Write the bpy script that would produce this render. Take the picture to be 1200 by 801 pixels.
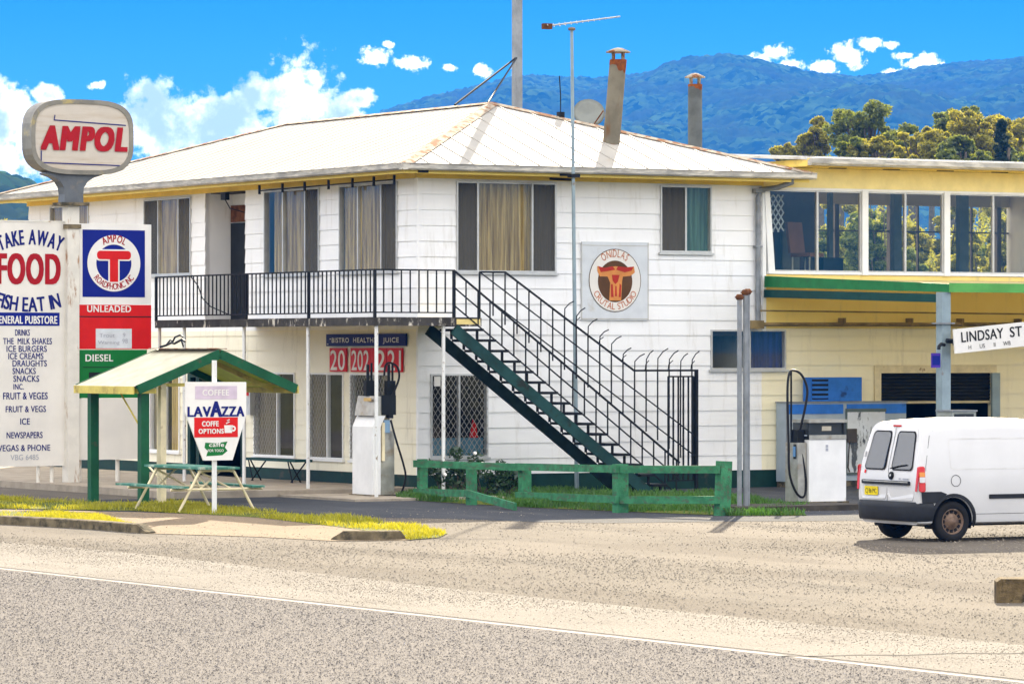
import bpy, bmesh, math, random
import numpy as np
from mathutils import Vector, Matrix
for o in list(bpy.data.objects): bpy.data.objects.remove(o)
random.seed(7); RNG = np.random.default_rng(7)
C = bpy.context.scene.collection
R = math.radians

# ------------------------------------------------------------------ camera
CAMZ, F, HOR = 2.77, 5000.0, 412.0          # eye height, focal length (px of a 1200 px frame), horizon row
cam = bpy.data.cameras.new('camera'); cam.sensor_width = 36.0; cam.lens = 36.0*F/1200
cam.shift_y = (HOR-400.5)/1200; cam.clip_start = 1.0; cam.clip_end = 20000
co = bpy.data.objects.new('camera', cam); C.objects.link(co)
co.location = (0, 0, CAMZ); co.rotation_euler = (R(90), 0, 0)
bpy.context.scene.camera = co

# ------------------------------------------------------------------ light
SUN_EL, SUN_AZ = 23.8, 6.0                  # azimuth clockwise from +Y (behind the building)
sc = bpy.context.scene
sc.view_settings.view_transform = 'Standard'; sc.view_settings.look = 'None'
sc.view_settings.gamma = 1.0; sc.view_settings.use_curve_mapping = False
sc.view_settings.exposure = 1.5
sc.cycles.max_bounces = 8; sc.cycles.transparent_max_bounces = 12; sc.cycles.volume_bounces = 0
sc.cycles.diffuse_bounces = 4; sc.cycles.caustics_reflective = False; sc.cycles.caustics_refractive = False
sc.cycles.use_denoising = True
sl = bpy.data.lights.new('sun', 'SUN'); sl.energy = 5.0; sl.angle = R(0.53); sl.color = (1.0, 0.86, 0.64)
so = bpy.data.objects.new('sun', sl); C.objects.link(so)
sd = Vector((math.sin(R(SUN_AZ))*math.cos(R(SUN_EL)), math.cos(R(SUN_AZ))*math.cos(R(SUN_EL)), math.sin(R(SUN_EL))))
so.rotation_euler = sd.to_track_quat('Z', 'Y').to_euler(); so.location = (0, 60, 60)

class NT:
    def __init__(s, tree): s.t = tree; tree.nodes.clear()
    def n(s, typ, **kw):
        nd = s.t.nodes.new(typ)
        for k, v in kw.items():
            if k.startswith('i_'):
                key = k[2:]; key = int(key) if key.isdigit() else key.replace('_', ' ')
                s.set(nd.inputs[key], v)
            else: setattr(nd, k, v)
        return nd
    def set(s, inp, v):
        if isinstance(v, bpy.types.NodeSocket): s.t.links.new(v, inp)
        elif isinstance(v, bpy.types.Node): s.t.links.new(v.outputs[0], inp)
        else:
            if isinstance(v, (tuple, list)) and len(v) == 3 and inp.type == 'RGBA': v = (*v, 1)
            inp.default_value = v
    def m(s, op, a, b=0.0, c=None, clamp=False):
        nd = s.t.nodes.new('ShaderNodeMath'); nd.operation = op; nd.use_clamp = clamp
        s.set(nd.inputs[0], a); s.set(nd.inputs[1], b)
        if c is not None: s.set(nd.inputs[2], c)
        return nd.outputs[0]
    def mix(s, f, a, b, mode='MIX'):
        nd = s.t.nodes.new('ShaderNodeMix'); nd.data_type = 'RGBA'; nd.blend_type = mode
        s.set(nd.inputs[0], f); s.set(nd.inputs[6], a); s.set(nd.inputs[7], b)
        return nd.outputs[2]
    def ramp(s, f, lo, hi):
        nd = s.t.nodes.new('ShaderNodeMapRange'); s.set(nd.inputs[0], f); nd.interpolation_type = 'SMOOTHSTEP'
        nd.inputs[1].default_value = lo; nd.inputs[2].default_value = hi
        return nd.outputs[0]
    def noise(s, vec, scale, detail=4, rough=.55, dim='3D'):
        nd = s.t.nodes.new('ShaderNodeTexNoise'); nd.noise_dimensions = dim
        if vec is not None: s.set(nd.inputs['Vector'], vec)
        nd.inputs['Scale'].default_value = scale; nd.inputs['Detail'].default_value = detail
        nd.inputs['Roughness'].default_value = rough
        return nd.outputs[0]

w = bpy.data.worlds.new('World'); sc.world = w; w.use_nodes = True
def build_world():
    t = NT(w.node_tree)
    sky = t.n('ShaderNodeTexSky'); sky.sky_type = 'NISHITA'; sky.sun_disc = False
    sky.sun_elevation = R(SUN_EL); sky.sun_rotation = R(SUN_AZ)
    sky.altitude = 100; sky.air_density = 1.0; sky.dust_density = 0.0; sky.ozone_density = 4.0
    col = t.mix(1.0, sky.outputs[0], SKY_TINT, 'MULTIPLY')
    tc = t.n('ShaderNodeTexCoord'); g = tc.outputs['Generated']
    sp = t.n('ShaderNodeSeparateXYZ'); t.set(sp.inputs[0], g)
    az = t.m('ARCTAN2', sp.outputs[0], sp.outputs[1]); el = t.m('ARCSINE', sp.outputs[2])
    col = t.mix(t.m('MULTIPLY', t.m('SUBTRACT', 1.0, t.ramp(el, .045, .088)), .75), col, SKY_PALE)
    # cumulus heaps: (azimuth, elevation, half width, half height) in thousandths of a radian
    heaps = CLOUDS
    field = small = None
    for a, e, rx, ry in heaps:
        da = t.m('DIVIDE', t.m('SUBTRACT', az, a/1000), rx/1000); de = t.m('DIVIDE', t.m('SUBTRACT', el, e/1000), ry/1000)
        d = t.m('SUBTRACT', 1.0, t.m('SQRT', t.m('ADD', t.m('MULTIPLY', da, da), t.m('MULTIPLY', de, de))))
        if e > 64 or ry < 2: small = d if small is None else t.m('MAXIMUM', small, d)
        else: field = d if field is None else t.m('MAXIMUM', field, d)
    n1 = t.noise(g, 110, 9, .62); n2 = t.noise(g, 300, 6, .6)
    f = t.m('ADD', field, t.m('MULTIPLY', t.m('SUBTRACT', n1, .5), 1.5))
    f = t.m('ADD', f, t.m('MULTIPLY', t.m('SUBTRACT', n2, .5), 1.3))
    mask = t.ramp(f, .0, .48)
    n4 = t.noise(g, 650, 5, .65)
    fs = t.m('ADD', t.m('MULTIPLY', small, 1.35), t.m('ADD', t.m('MULTIPLY', t.m('SUBTRACT', n2, .5), 2.6), t.m('MULTIPLY', t.m('SUBTRACT', n4, .5), 1.6)))
    mask = t.m('MAXIMUM', mask, t.m('MULTIPLY', t.ramp(fs, .10, .80), t.ramp(small, -.45, .0)))
    # clouds over the unseen sky, added for reflections and brightened as fill light
    n3 = t.noise(g, 9, 8, .6)
    rest = t.m('MULTIPLY', t.ramp(n3, .43, .51), t.ramp(t.m('ABSOLUTE', az), .22, .4))
    rest = t.m('MULTIPLY', rest, t.ramp(el, .02, .12))

    mp = t.n('ShaderNodeMapping'); t.set(mp.inputs[0], g); mp.inputs[1].default_value = (.004, 0, -.008)
    shade = t.ramp(t.m('SUBTRACT', t.noise(mp.outputs[0], 75, 6, .55), t.m('MULTIPLY', f, .16)), .26, .50)
    ccol = t.mix(shade, CLOUD_LOW, CLOUD_HIGH)
    col = t.mix(mask, col, ccol)
    col = t.mix(rest, col, CLOUD_FILL)
    bg = t.n('ShaderNodeBackground'); t.set(bg.inputs[0], col); bg.inputs[1].default_value = SKY_STRENGTH
    out = t.n('ShaderNodeOutputWorld'); t.set(out.inputs[0], bg)
SKY_TINT = (.010, .115, .235); SKY_PALE = (.42, 1.75, 3.1); SKY_STRENGTH = .12
CLOUD_LOW = (2.9, 3.3, 3.9); CLOUD_HIGH = (9.0, 8.8, 8.4); CLOUD_FILL = (11.5, 11.2, 10.8)
CLOUDS = [(-118, 55, 10, 10), (-109, 60, 5, 3), (-97, 62, 2.5, 1.2), (-84, 53, 10, 11), (-76, 49, 10, 9), (-50, 58.5, 11, 13), (-68, 54, 14, 8), (-60, 60, 7, 6), (-40, 55, 6, 6), (-36, 59, 4, 2.5), (-66, 48, 26, 9), (-105, 47, 16, 9), (-125, 45, 14, 12),
          (-32, 69, 4.2, 2.8), (-29, 72, 2, 1.1), (-24, 67.4, 5, 2.2), (-15, 66.3, 2.5, 1.1), (-7, 65.5, 3.2, 1.8), (1, 66, 2, 3),
          (58, 67.5, 4, 2.6), (62, 70, 4, 2.4), (66, 67, 4, 1.8), (73, 66.4, 5, 2.2), (79, 69, 5.5, 3.4), (84, 71.5, 4, 2.0), (88.5, 71.6, 3, 1.2), (89, 65, 4, 1.3), (96, 67, 5.5, 2.6), (92, 69, 3, 1.1)]
build_world()

# ------------------------------------------------------------------ materials
MATS = {}
def principled(name):
    m = bpy.data.materials.new(name); m.use_nodes = True
    t = NT(m.node_tree); out = t.n('ShaderNodeOutputMaterial'); b = t.n('ShaderNodeBsdfPrincipled')
    t.set(out.inputs[0], b.outputs[0]); return m, t, b
def mat(name, col, rough=.6, metal=0.0, var=.12, scale=3.0, dirt=None, dscale=2.0, dlo=.55, dhi=.75, bump=0.0, bscale=40, stretch=None, spec=None):
    if name in MATS: return MATS[name]
    m, t, b = principled(name)
    tc = t.n('ShaderNodeTexCoord'); v = tc.outputs['Object']
    vd = v
    if stretch:
        mp = t.n('ShaderNodeMapping'); t.set(mp.inputs[0], v); mp.inputs[3].default_value = stretch; vd = mp.outputs[0]
    n = t.noise(v, scale, 5, .6)
    c = t.mix(t.ramp(n, .3, .7), tuple(x*(1-var) for x in col), tuple(min(1, x*(1+var)) for x in col))
    if dirt:
        nd = t.noise(vd, dscale, 6, .65)
        c = t.mix(t.ramp(nd, dlo, dhi), c, dirt)
    t.set(b.inputs['Base Color'], c); b.inputs['Roughness'].default_value = rough; b.inputs['Metallic'].default_value = metal
    if spec is None: spec = .5 if metal > .05 or rough < .3 else .15
    b.inputs['Specular IOR Level'].default_value = spec
    if bump:
        bp = t.n('ShaderNodeBump'); bp.inputs['Strength'].default_value = bump; bp.inputs['Distance'].default_value = .02
        t.set(bp.inputs['Height'], t.noise(v, bscale, 5, .6)); t.set(b.inputs['Normal'], bp.outputs[0])
    MATS[name] = m; return m
def glass(name, tint=(.85, .9, .9), rough=.01, ior=1.5, dark=0.0):
    m = bpy.data.materials.new(name); m.use_nodes = True; t = NT(m.node_tree)
    out = t.n('ShaderNodeOutputMaterial'); tr = t.n('ShaderNodeBsdfTransparent', i_0=tint); gl = t.n('ShaderNodeBsdfGlossy')
    gl.inputs['Roughness'].default_value = rough; gl.inputs['Color'].default_value = (.95, .97, 1, 1)
    ge = t.n('ShaderNodeNewGeometry'); dt = t.n('ShaderNodeVectorMath', operation='DOT_PRODUCT'); t.set(dt.inputs[0], ge.outputs['Normal']); t.set(dt.inputs[1], ge.outputs['Incoming'])
    f0 = ((ior-1)/(ior+1))**2*1.2
    fr = t.m('ADD', f0, t.m('MULTIPLY', 1-f0, t.m('POWER', t.m('SUBTRACT', 1.0, t.m('ABSOLUTE', dt.outputs['Value'])), 5.0)))
    mx = t.n('ShaderNodeMixShader'); t.set(mx.inputs[0], fr); t.set(mx.inputs[1], tr); t.set(mx.inputs[2], gl)
    t.set(out.inputs[0], mx); MATS[name] = m; return m

wall_w = None
def make_wall(name, col, low):
    m, t, b = principled(name)
    v = t.n('ShaderNodeTexCoord').outputs['Object']
    mp = t.n('ShaderNodeMapping'); t.set(mp.inputs[0], v); mp.inputs[3].default_value = (1.5, 1.5, .22)
    n1 = t.ramp(t.noise(v, .9, 4), .3, .7); n2 = t.ramp(t.noise(mp.outputs[0], 2.5, 7, .7), .52, .78)
    c = t.mix(n1, col, low); c = t.mix(t.m('MULTIPLY', n2, .5), c, (.40, .35, .25))
    n3 = t.ramp(t.noise(v, 14, 4, .7), .70, .76); c = t.mix(t.m('MULTIPLY', n3, .5), c, (.34, .27, .18))
    t.set(b.inputs['Base Color'], c); b.inputs['Roughness'].default_value = .5
    return m
WALL = make_wall('white_weatherboard_paint', (.87, .86, .84), (.81, .80, .78))
GLOW_WALL = make_wall('canopy_glow_weatherboard', (.90, .82, .58), (.86, .78, .54))  # annex board colour carrying the yellow glow that falls under the canopy
SOFFIT = mat('yellow_cream_paint', (.86, .64, .15), .5, var=.06, dirt=(.5, .36, .12), dlo=.62, dhi=.85)
GREY_ALU = mat('weathered_aluminium', (.52, .52, .50), .4, .4, var=.1)
WHITE = mat('white_gloss_paint', (.80, .80, .78), .4, var=.04, dirt=(.45, .40, .32), dlo=.64, dhi=.8)
GUTTER = mat('grey_gutter_metal', (.36, .34, .30), .55, .2, var=.2, scale=2, dirt=(.62, .58, .5), dscale=3, dlo=.45, dhi=.65, stretch=(.6, .6, 4))
BLACK = mat('black_iron', (.009, .011, .013), .5, .0, var=.3)
DKGREEN = mat('dark_green_paint', (.006, .034, .026), .5, var=.2, dirt=(.05, .05, .035), dlo=.58, dhi=.72)
STAIRGREEN = mat('teal_green_stair_paint', (.014, .05, .047), .5, var=.25, dirt=(.02, .025, .02), dscale=4, dlo=.52, dhi=.68)
GREEN = mat('green_post_paint', (.010, .082, .032), .45, var=.2, dirt=(.06, .06, .035), dscale=4, dlo=.6, dhi=.7)
FENCEG = mat('faded_green_timber', (.042, .185, .085), .7, var=.3, scale=5, dirt=(.075, .105, .065), dscale=7, dlo=.50, dhi=.66, stretch=(2.2, .5, 2.2), bump=.5)
CANOPYG = mat('bright_green_paint', (.018, .17, .05), .45, var=.15, dirt=(.03, .10, .05), dlo=.58, dhi=.75)
TEAL = mat('dark_teal_paint', (.006, .05, .045), .5, var=.2)
LIME = mat('lime_paint', (.62, .72, .06), .5, var=.1)
YELLOWP = mat('aged_yellow_paint', (.62, .50, .12), .5, var=.2, dirt=(.3, .2, .06))
CREAMP = mat('cream_pipe_paint', (.72, .62, .40), .5, var=.15, dirt=(.3, .2, .1), dscale=6, dlo=.6, dhi=.72)
CONC = mat('weathered_concrete', (.34, .29, .225), .9, var=.2, scale=2, dirt=(.18, .15, .11), dlo=.55, dhi=.8, bump=.4)
CONCD = mat('stained_concrete', (.17, .135, .08), .95, var=.35, scale=6, dirt=(.05, .045, .03), dscale=5, dlo=.45, dhi=.65, bump=.6)
DECK = mat('peeling_deck_edge', (.05, .045, .04), .8, var=.3, dirt=(.55, .5, .42), dscale=5, dlo=.56, dhi=.66, stretch=(1, 1, .4))
RUST = mat('rust', (.13, .05, .018), .9, var=.4, scale=8, dirt=(.22, .17, .12), dlo=.55, dhi=.7)
GALV = mat('galvanised_steel', (.21, .225, .24), .6, .15, var=.2, scale=4, dirt=(.28, .22, .16), dscale=5, dlo=.58, dhi=.8)
BLUEGREY = mat('blue_grey_steel_paint', (.24, .31, .34), .45, .1, var=.12, dirt=(.2, .16, .12), dscale=6, dlo=.62, dhi=.75)
DARKIN = mat('dark_interior', (.06, .055, .05), .9)
CURTAIN = None
def make_curtain(name, c1, c2):
    m, t, b = principled(name); v = t.n('ShaderNodeTexCoord').outputs['Object']
    mp = t.n('ShaderNodeMapping'); t.set(mp.inputs[0], v); mp.inputs[3].default_value = (9, 9, .35)
    c = t.mix(t.ramp(t.noise(mp.outputs[0], 2.2, 5), .3, .7), c1, c2)
    t.set(b.inputs['Base Color'], c); b.inputs['Roughness'].default_value = .9; return m
CURT_Y = make_curtain('old_gold_curtain', (.64, .47, .20), (.24, .155, .055))
CURT_G = make_curtain('green_curtain', (.12, .22, .16), (.07, .12, .09))
CURT_D = make_curtain('brown_curtain', (.30, .25, .17), (.16, .13, .09))
CURT_B = make_curtain('blue_curtain', (.02, .05, .22), (.01, .02, .08))
def make_screen():
    m = bpy.data.materials.new('fly_screen'); m.use_nodes = True; t = NT(m.node_tree)
    out = t.n('ShaderNodeOutputMaterial'); tr = t.n('ShaderNodeBsdfTransparent'); d = t.n('ShaderNodeBsdfDiffuse', i_0=(.10, .095, .085))
    mx = t.n('ShaderNodeMixShader', i_0=.68); t.set(mx.inputs[1], tr); t.set(mx.inputs[2], d); t.set(out.inputs[0], mx); return m
SCREEN = make_screen()
GLASS = glass('window_glass', (.90, .92, .90), .015, 1.55)
GLASS2 = glass('clear_sunroom_glass', (.90, .93, .92), .01, 1.7)
CARGLASS = glass('tinted_car_glass', (.03, .04, .05), .01, 1.75)
BLUE_S = mat('sign_blue', (.004, .012, .20), .4, var=.05)
NAVY_T = mat('sign_navy_lettering', (.008, .013, .15), .5, var=.1)
RED_S = mat('sign_red', (.62, .012, .008), .4, var=.06)
RED_T = mat('sign_red_lettering', (.36, .006, .010), .5, var=.1)
WHITE_S = mat('sign_white', (.78, .75, .70), .45, var=.05, scale=1.2, dirt=(.55, .48, .38), dlo=.6, dhi=.85)
CREAM_S = mat('sign_cream', (.74, .70, .63), .5, var=.06, scale=1.2, dirt=(.5, .42, .3), dlo=.62, dhi=.85)
GREEN_S = mat('sign_green', (.010, .16, .03), .4, var=.06)
BLACK_T = mat('black_lettering', (.015, .015, .015), .5)
GREY_T = mat('grey_lettering', (.35, .36, .40), .6)

# ------------------------------------------------------------------ site frame: u along the front wall (right and away), v along the side wall (left and away)
C0 = (-1.83, 83.3); CS, SN = math.cos(R(30)), math.sin(R(30))
def W(u, v): return (C0[0]+CS*u-SN*v, C0[1]+SN*u+CS*v)
def UV(x, y): dx, dy = x-C0[0], y-C0[1]; return (CS*dx+SN*dy, -SN*dx+CS*dy)
def U(px, v=0.0): k = (px-600)/F; return (k*(C0[1]+CS*v)-C0[0]+SN*v)/(CS-SN*k)
def V(px, u=0.0): k = (px-600)/F; return (C0[0]+CS*u-k*(C0[1]+SN*u))/(SN+CS*k)
def Z(py, u, v): return CAMZ-(py-HOR)*W(u, v)[1]/F
def G(px, py): y = CAMZ*F/(py-HOR); return UV((px-600)/F*y, y)

# ------------------------------------------------------------------ mesh helpers
class MB:
    def __init__(s): s.v = []; s.f = []; s.sm = []
    def add(s, vs, fs, M=None, smooth=False):
        o = len(s.v)
        s.v += [tuple(M @ Vector(p)) for p in vs] if M is not None else [tuple(p) for p in vs]
        s.f += [tuple(i+o for i in f) for f in fs]; s.sm += [smooth]*len(fs); return s
    def box(s, x0, x1, y0, y1, z0, z1, M=None):
        x0, x1 = sorted((x0, x1)); y0, y1 = sorted((y0, y1)); z0, z1 = sorted((z0, z1))
        return s.add([(x0,y0,z0),(x1,y0,z0),(x1,y1,z0),(x0,y1,z0),(x0,y0,z1),(x1,y0,z1),(x1,y1,z1),(x0,y1,z1)],
                     [(3,2,1,0),(4,5,6,7),(0,1,5,4),(1,2,6,5),(2,3,7,6),(3,0,4,7)], M)
    def bar(s, p, q, a, b, up=(0, 0, 1)):     # rectangular bar from p to q, a across, b along up
        p, q = Vector(p), Vector(q); d = (q-p).normalized(); x = d.cross(Vector(up))
        if x.length < 1e-4: x = d.cross(Vector((1, 0, 0)))
        x.normalize(); y = x.cross(d).normalized(); x *= a/2; y *= b/2
        return s.add([p-x-y, p+x-y, p+x+y, p-x+y, q-x-y, q+x-y, q+x+y, q-x+y],
                     [(3,2,1,0),(4,5,6,7),(0,1,5,4),(1,2,6,5),(2,3,7,6),(3,0,4,7)])
    def tube(s, pts, r, n=8, caps=True, r1=None):
        pts = [Vector(p) for p in pts]; L = len(pts); ring = []; prev = None
        for i, p in enumerate(pts):
            d = (pts[min(i+1, L-1)]-pts[max(i-1, 0)]).normalized()
            a = d.cross(Vector((0, 0, 1))) if prev is None else prev-d*prev.dot(d)
            if a.length < 1e-3: a = d.cross(Vector((1, 0, 0)))
            a.normalize(); prev = a; b = d.cross(a)
            rr = r if r1 is None else r+(r1-r)*i/(L-1)
            ring.append([p+a*rr*math.cos(2*math.pi*j/n)+b*rr*math.sin(2*math.pi*j/n) for j in range(n)])
        vs = [p for g in ring for p in g]
        fs = [(i*n+j, i*n+(j+1) % n, (i+1)*n+(j+1) % n, (i+1)*n+j) for i in range(L-1) for j in range(n)]
        s.add(vs, fs, smooth=True)
        if caps:
            s.add(ring[0], [tuple(range(n))[::-1]]); s.add(ring[-1], [tuple(range(n))])
        return s
    def lathe(s, prof, n=20, M=None, c=(0, 0)):
        vs = [(c[0]+r*math.cos(2*math.pi*j/n), c[1]+r*math.sin(2*math.pi*j/n), z) for r, z in prof for j in range(n)]
        L = len(prof); fs = [(i*n+j, i*n+(j+1) % n, (i+1)*n+(j+1) % n, (i+1)*n+j) for i in range(L-1) for j in range(n)]
        return s.add(vs, fs, M, True)
    def prism(s, poly, d, M=None, smooth=False):      # closed polygon (3D points) pushed by vector d
        n = len(poly); d = Vector(d); a = [Vector(p) for p in poly]; b = [p+d for p in a]
        s.add(a+b, [tuple(range(n))[::-1], tuple(range(n, 2*n))], M)
        return s.add(a+b, [(i, (i+1) % n, n+(i+1) % n, n+i) for i in range(n)], M, smooth)
    def poly(s, pts, M=None): return s.add(pts, [tuple(range(len(pts)))], M)
    def text(s, body, x, z, h, y=-.012, w=None, bold=.0, align='C', rot=0.0, shear=0.0, M=None):   # upright lettering in the x-z plane, facing -y
        vs, fs, (x0, x1, z0, z1) = glyphs(body, shear, 1.0+bold*4)
        k = h/.70; kx = k if w is None else w/max(1e-6, x1-x0)
        ox = {'C': (x0+x1)/2, 'L': x0, 'R': x1}[align]; c, sn = math.cos(rot), math.sin(rot)
        b_ = bold*k*1.15; sh = [(0, 0)] if not bold else [(i*b_/2, j*b_*.5) for i in ((-2, -1, 0, 1, 2) if bold > .025 else (-2, 0, 2)) for j in (-1, 1)]
        for i, (sx_, sz_) in enumerate(sh):
            out = []
            for a, q in vs:
                p, q2 = (a-ox)*kx+sx_, q*k+sz_
                out.append((x+p*c-q2*sn, y-.0004*i, z+p*sn+q2*c))
            s.add(out, fs, M)
        return s
    def arc_text(s, body, cx, cz, r, h, a0, a1, y=-.012, bold=.0, up=True, w=None, ell=1.0):
        k = h/.70; wd = [(.28 if ch == ' ' else glyphs(ch, 0.0)[2][1]-glyphs(ch, 0.0)[2][0])+.10 for ch in body]; tot = sum(wd); arc = abs(R(a1-a0))*r
        sq = arc/(tot*k); acc = 0
        for ch, w_ in zip(body, wd):
            f = (acc+w_/2)/tot; acc += w_
            if ch == ' ': continue
            a = R(a0+(a1-a0)*f); x, z = cx+r*math.cos(a), cz+r*math.sin(a)*ell
            rot = a-math.pi/2 if up else a+math.pi/2
            s.text(ch, x, z, h, y, (w_-.10)*k*sq, bold, 'C', rot)
        return s
    def build(s, name, m, parent=None, smooth=None, recalc=True):
        me = bpy.data.meshes.new(name); me.from_pydata(s.v, [], s.f)
        if recalc:
            b = bmesh.new(); b.from_mesh(me); bmesh.ops.recalc_face_normals(b, faces=b.faces[:]); b.to_mesh(me); b.free()
        me.polygons.foreach_set('use_smooth', [bool(smooth) if smooth is not None else x for x in s.sm])
        me.materials.append(m); me.update()
        o = bpy.data.objects.new(name, me); C.objects.link(o)
        if parent is not None: o.parent = parent
        return o
_gl = {}
def glyphs(body, shear=0.0, space=1.0):
    key = (body, shear, space)
    if key not in _gl:
        cu = bpy.data.curves.new('lettering', 'FONT'); cu.body = body; cu.size = 1.0; cu.shear = shear; cu.space_character = space
        cu.resolution_u = 4
        ob = bpy.data.objects.new('lettering', cu); me = bpy.data.meshes.new_from_object(ob)
        vs = [(v.co.x, v.co.y) for v in me.vertices]; fs = [tuple(p.vertices) for p in me.polygons]
        bpy.data.objects.remove(ob); bpy.data.curves.remove(cu); bpy.data.meshes.remove(me)
        xs = [a for a, b in vs] or [0, 1]; zs = [b for a, b in vs] or [0, 1]
        _gl[key] = (vs, fs, (min(xs), max(xs), min(zs), max(zs)))
    return _gl[key]
def tag(o, label, cat, group=None, kind=None):
    o['label'] = label
    if cat: o['category'] = cat
    if group: o['group'] = group
    if kind: o['kind'] = kind
    return o
def thing(name, label, cat, u=0.0, v=0.0, z=0.0, rot=30.0, group=None):
    o = bpy.data.objects.new(name, None); C.objects.link(o); x, y = W(u, v)
    o.location = (x, y, z); o.rotation_euler = (0, 0, R(rot)); o.empty_display_size = .3
    return tag(o, label, cat, group)
def site(o):                               # place a single-mesh object whose vertices are in site (u, v, z) coordinates
    o.location = (C0[0], C0[1], 0); o.rotation_euler = (0, 0, R(30)); return o
def disc(cx, cz, rx, rz, y, n=40): return [(cx+rx*math.cos(2*math.pi*i/n), y, cz+rz*math.sin(2*math.pi*i/n)) for i in range(n)]
def ring(mb, cx, cz, r0, r1, y, n=48, ez=1.0):
    vs = [(cx+r*math.cos(2*math.pi*i/n), y, cz+r*math.sin(2*math.pi*i/n)*ez) for r in (r0, r1) for i in range(n)]
    return mb.add(vs, [(i, (i+1) % n, n+(i+1) % n, n+i) for i in range(n)])
def rrect(x0, x1, z0, z1, r, n=5):
    out = []
    for cx, cz, a0 in ((x1-r, z0+r, -90), (x1-r, z1-r, 0), (x0+r, z1-r, 90), (x0+r, z0+r, 180)):
        out += [(cx+r*math.cos(R(a0+90*i/n)), cz+r*math.sin(R(a0+90*i/n))) for i in range(n+1)]
    return out
# ------------------------------------------------------------------ noise for terrain
def vnoise(x, y, seed=0):
    xi = np.floor(x).astype(np.int64); yi = np.floor(y).astype(np.int64); xf = x-xi; yf = y-yi
    def h(a, b):
        n = (a*374761393+b*668265263+seed*974711) & 0xffffffff
        n = ((n ^ (n >> 13))*1274126177) & 0xffffffff
        return ((n ^ (n >> 16)) & 0xffff)/65535.0
    u = xf*xf*(3-2*xf); v = yf*yf*(3-2*yf)
    return (h(xi, yi)*(1-u)+h(xi+1, yi)*u)*(1-v)+(h(xi, yi+1)*(1-u)+h(xi+1, yi+1)*u)*v
def fbm(x, y, o=4, seed=0):
    s = 0; a = .5
    for i in range(o): s = s+a*vnoise(x*2**i, y*2**i, seed+i); a *= .5
    return s
def np_mesh(name, verts, faces, m, smooth=False, parent=None):
    me = bpy.data.meshes.new(name); nv, nf, k = len(verts), len(faces), faces.shape[1]
    me.vertices.add(nv); me.vertices.foreach_set('co', verts.astype(np.float32).ravel())
    me.loops.add(nf*k); me.loops.foreach_set('vertex_index', faces.astype(np.int32).ravel())
    me.polygons.add(nf); me.polygons.foreach_set('loop_start', np.arange(0, nf*k, k, dtype=np.int32))
    me.polygons.foreach_set('use_smooth', np.full(nf, smooth)); me.materials.append(m); me.update(calc_edges=True)
    o = bpy.data.objects.new(name, me); C.objects.link(o)
    if parent is not None: o.parent = parent
    return o
def grid_faces(nx, ny):
    i = np.arange(nx-1)[None, :]+nx*np.arange(ny-1)[:, None]; i = i.ravel()
    return np.stack([i, i+1, i+1+nx, i+nx], 1)

# ------------------------------------------------------------------ ground materials
def ground_mat(name, c1, c2, c3, speck, big=.25, mid=1.6, fine=34, specks=26, slo=.62, shi=.72, rough=.95, bump=.5, track=None):
    m, t, b = principled(name); v = t.n('ShaderNodeTexCoord').outputs['Object']
    c = t.mix(t.ramp(t.noise(v, big, 5), .35, .65), c1, c2)
    mp = t.n('ShaderNodeMapping'); t.set(mp.inputs[0], v); mp.inputs[3].default_value = (1.0, .22, 1)
    c = t.mix(t.m('MULTIPLY', t.ramp(t.noise(mp.outputs[0], mid, 6, .65), .5, .72), .8), c, c3)
    if track:
        c = t.mix(t.ramp(t.noise(mp.outputs[0], .5, 4, .6), .5, .62), c, track)
    c = t.mix(t.m('MULTIPLY', t.ramp(t.noise(v, specks, 3, .7), slo, shi), .85), c, speck)
    f = t.noise(v, fine, 3, .7)
    c = t.mix(.35, c, t.mix(t.ramp(f, .3, .7), (.02, .02, .02), (.9, .85, .8)), 'OVERLAY')
    t.set(b.inputs['Base Color'], c); b.inputs['Roughness'].default_value = rough; b.inputs['Specular IOR Level'].default_value = .12
    bp = t.n('ShaderNodeBump'); bp.inputs['Strength'].default_value = bump; bp.inputs['Distance'].default_value = .03
    t.set(bp.inputs['Height'], t.noise(v, 18, 5, .7)); t.set(b.inputs['Normal'], bp.outputs[0])
    return m
GRAVEL = ground_mat('pale_gravel', (.145, .126, .102), (.110, .096, .078), (.070, .062, .053), (.05, .043, .036), big=.16, mid=.9, track=(.098, .083, .066))
ASPH_F = ground_mat('worn_shade_toned_asphalt', (.045, .049, .057), (.060, .063, .070), (.095, .093, .09), (.02, .02, .02))
ROADM = ground_mat('chip_seal_road', (.165, .152, .141), (.150, .139, .130), (.178, .163, .15), (.05, .045, .045), specks=13, slo=.56, shi=.68, fine=20, bump=.9)
SHOULD = ground_mat('bleached_road_shoulder', (.205, .188, .163), (.175, .16, .138), (.135, .122, .105), (.18, .15, .12), slo=.66, shi=.78)
EARTH = ground_mat('dry_grass_earth', (.16, .15, .06), (.10, .11, .04), (.2, .17, .09), (.05, .05, .02))
PATHM = ground_mat('sandy_driveway_apron', (.235, .178, .118), (.20, .152, .10), (.16, .125, .088), (.2, .16, .11), slo=.68, shi=.78)
TURF = ground_mat('turf_soil', (.10, .12, .015), (.08, .10, .012), (.14, .13, .03), (.04, .04, .01))
def sheet(name, poly, z, m, label=None, kind='structure'):
    o = MB().poly([(u, v, z) for u, v in poly]).build(name, m); site(o); o['kind'] = kind
    if label: o['label'] = label
    return o
def pxpoly(pts): return [G(*p) for p in pts]
gnd = MB().poly([(-7000, -3000, -.012), (7000, -3000, -.012), (7000, 9000, -.012), (-7000, 9000, -.012)]).build('ground', EARTH); gnd['kind'] = 'structure'
sheet('gravel_yard', [(-15.8, -90), (40, -90), (40, 30), (-15.8, 30)], 0, GRAVEL)
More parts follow.
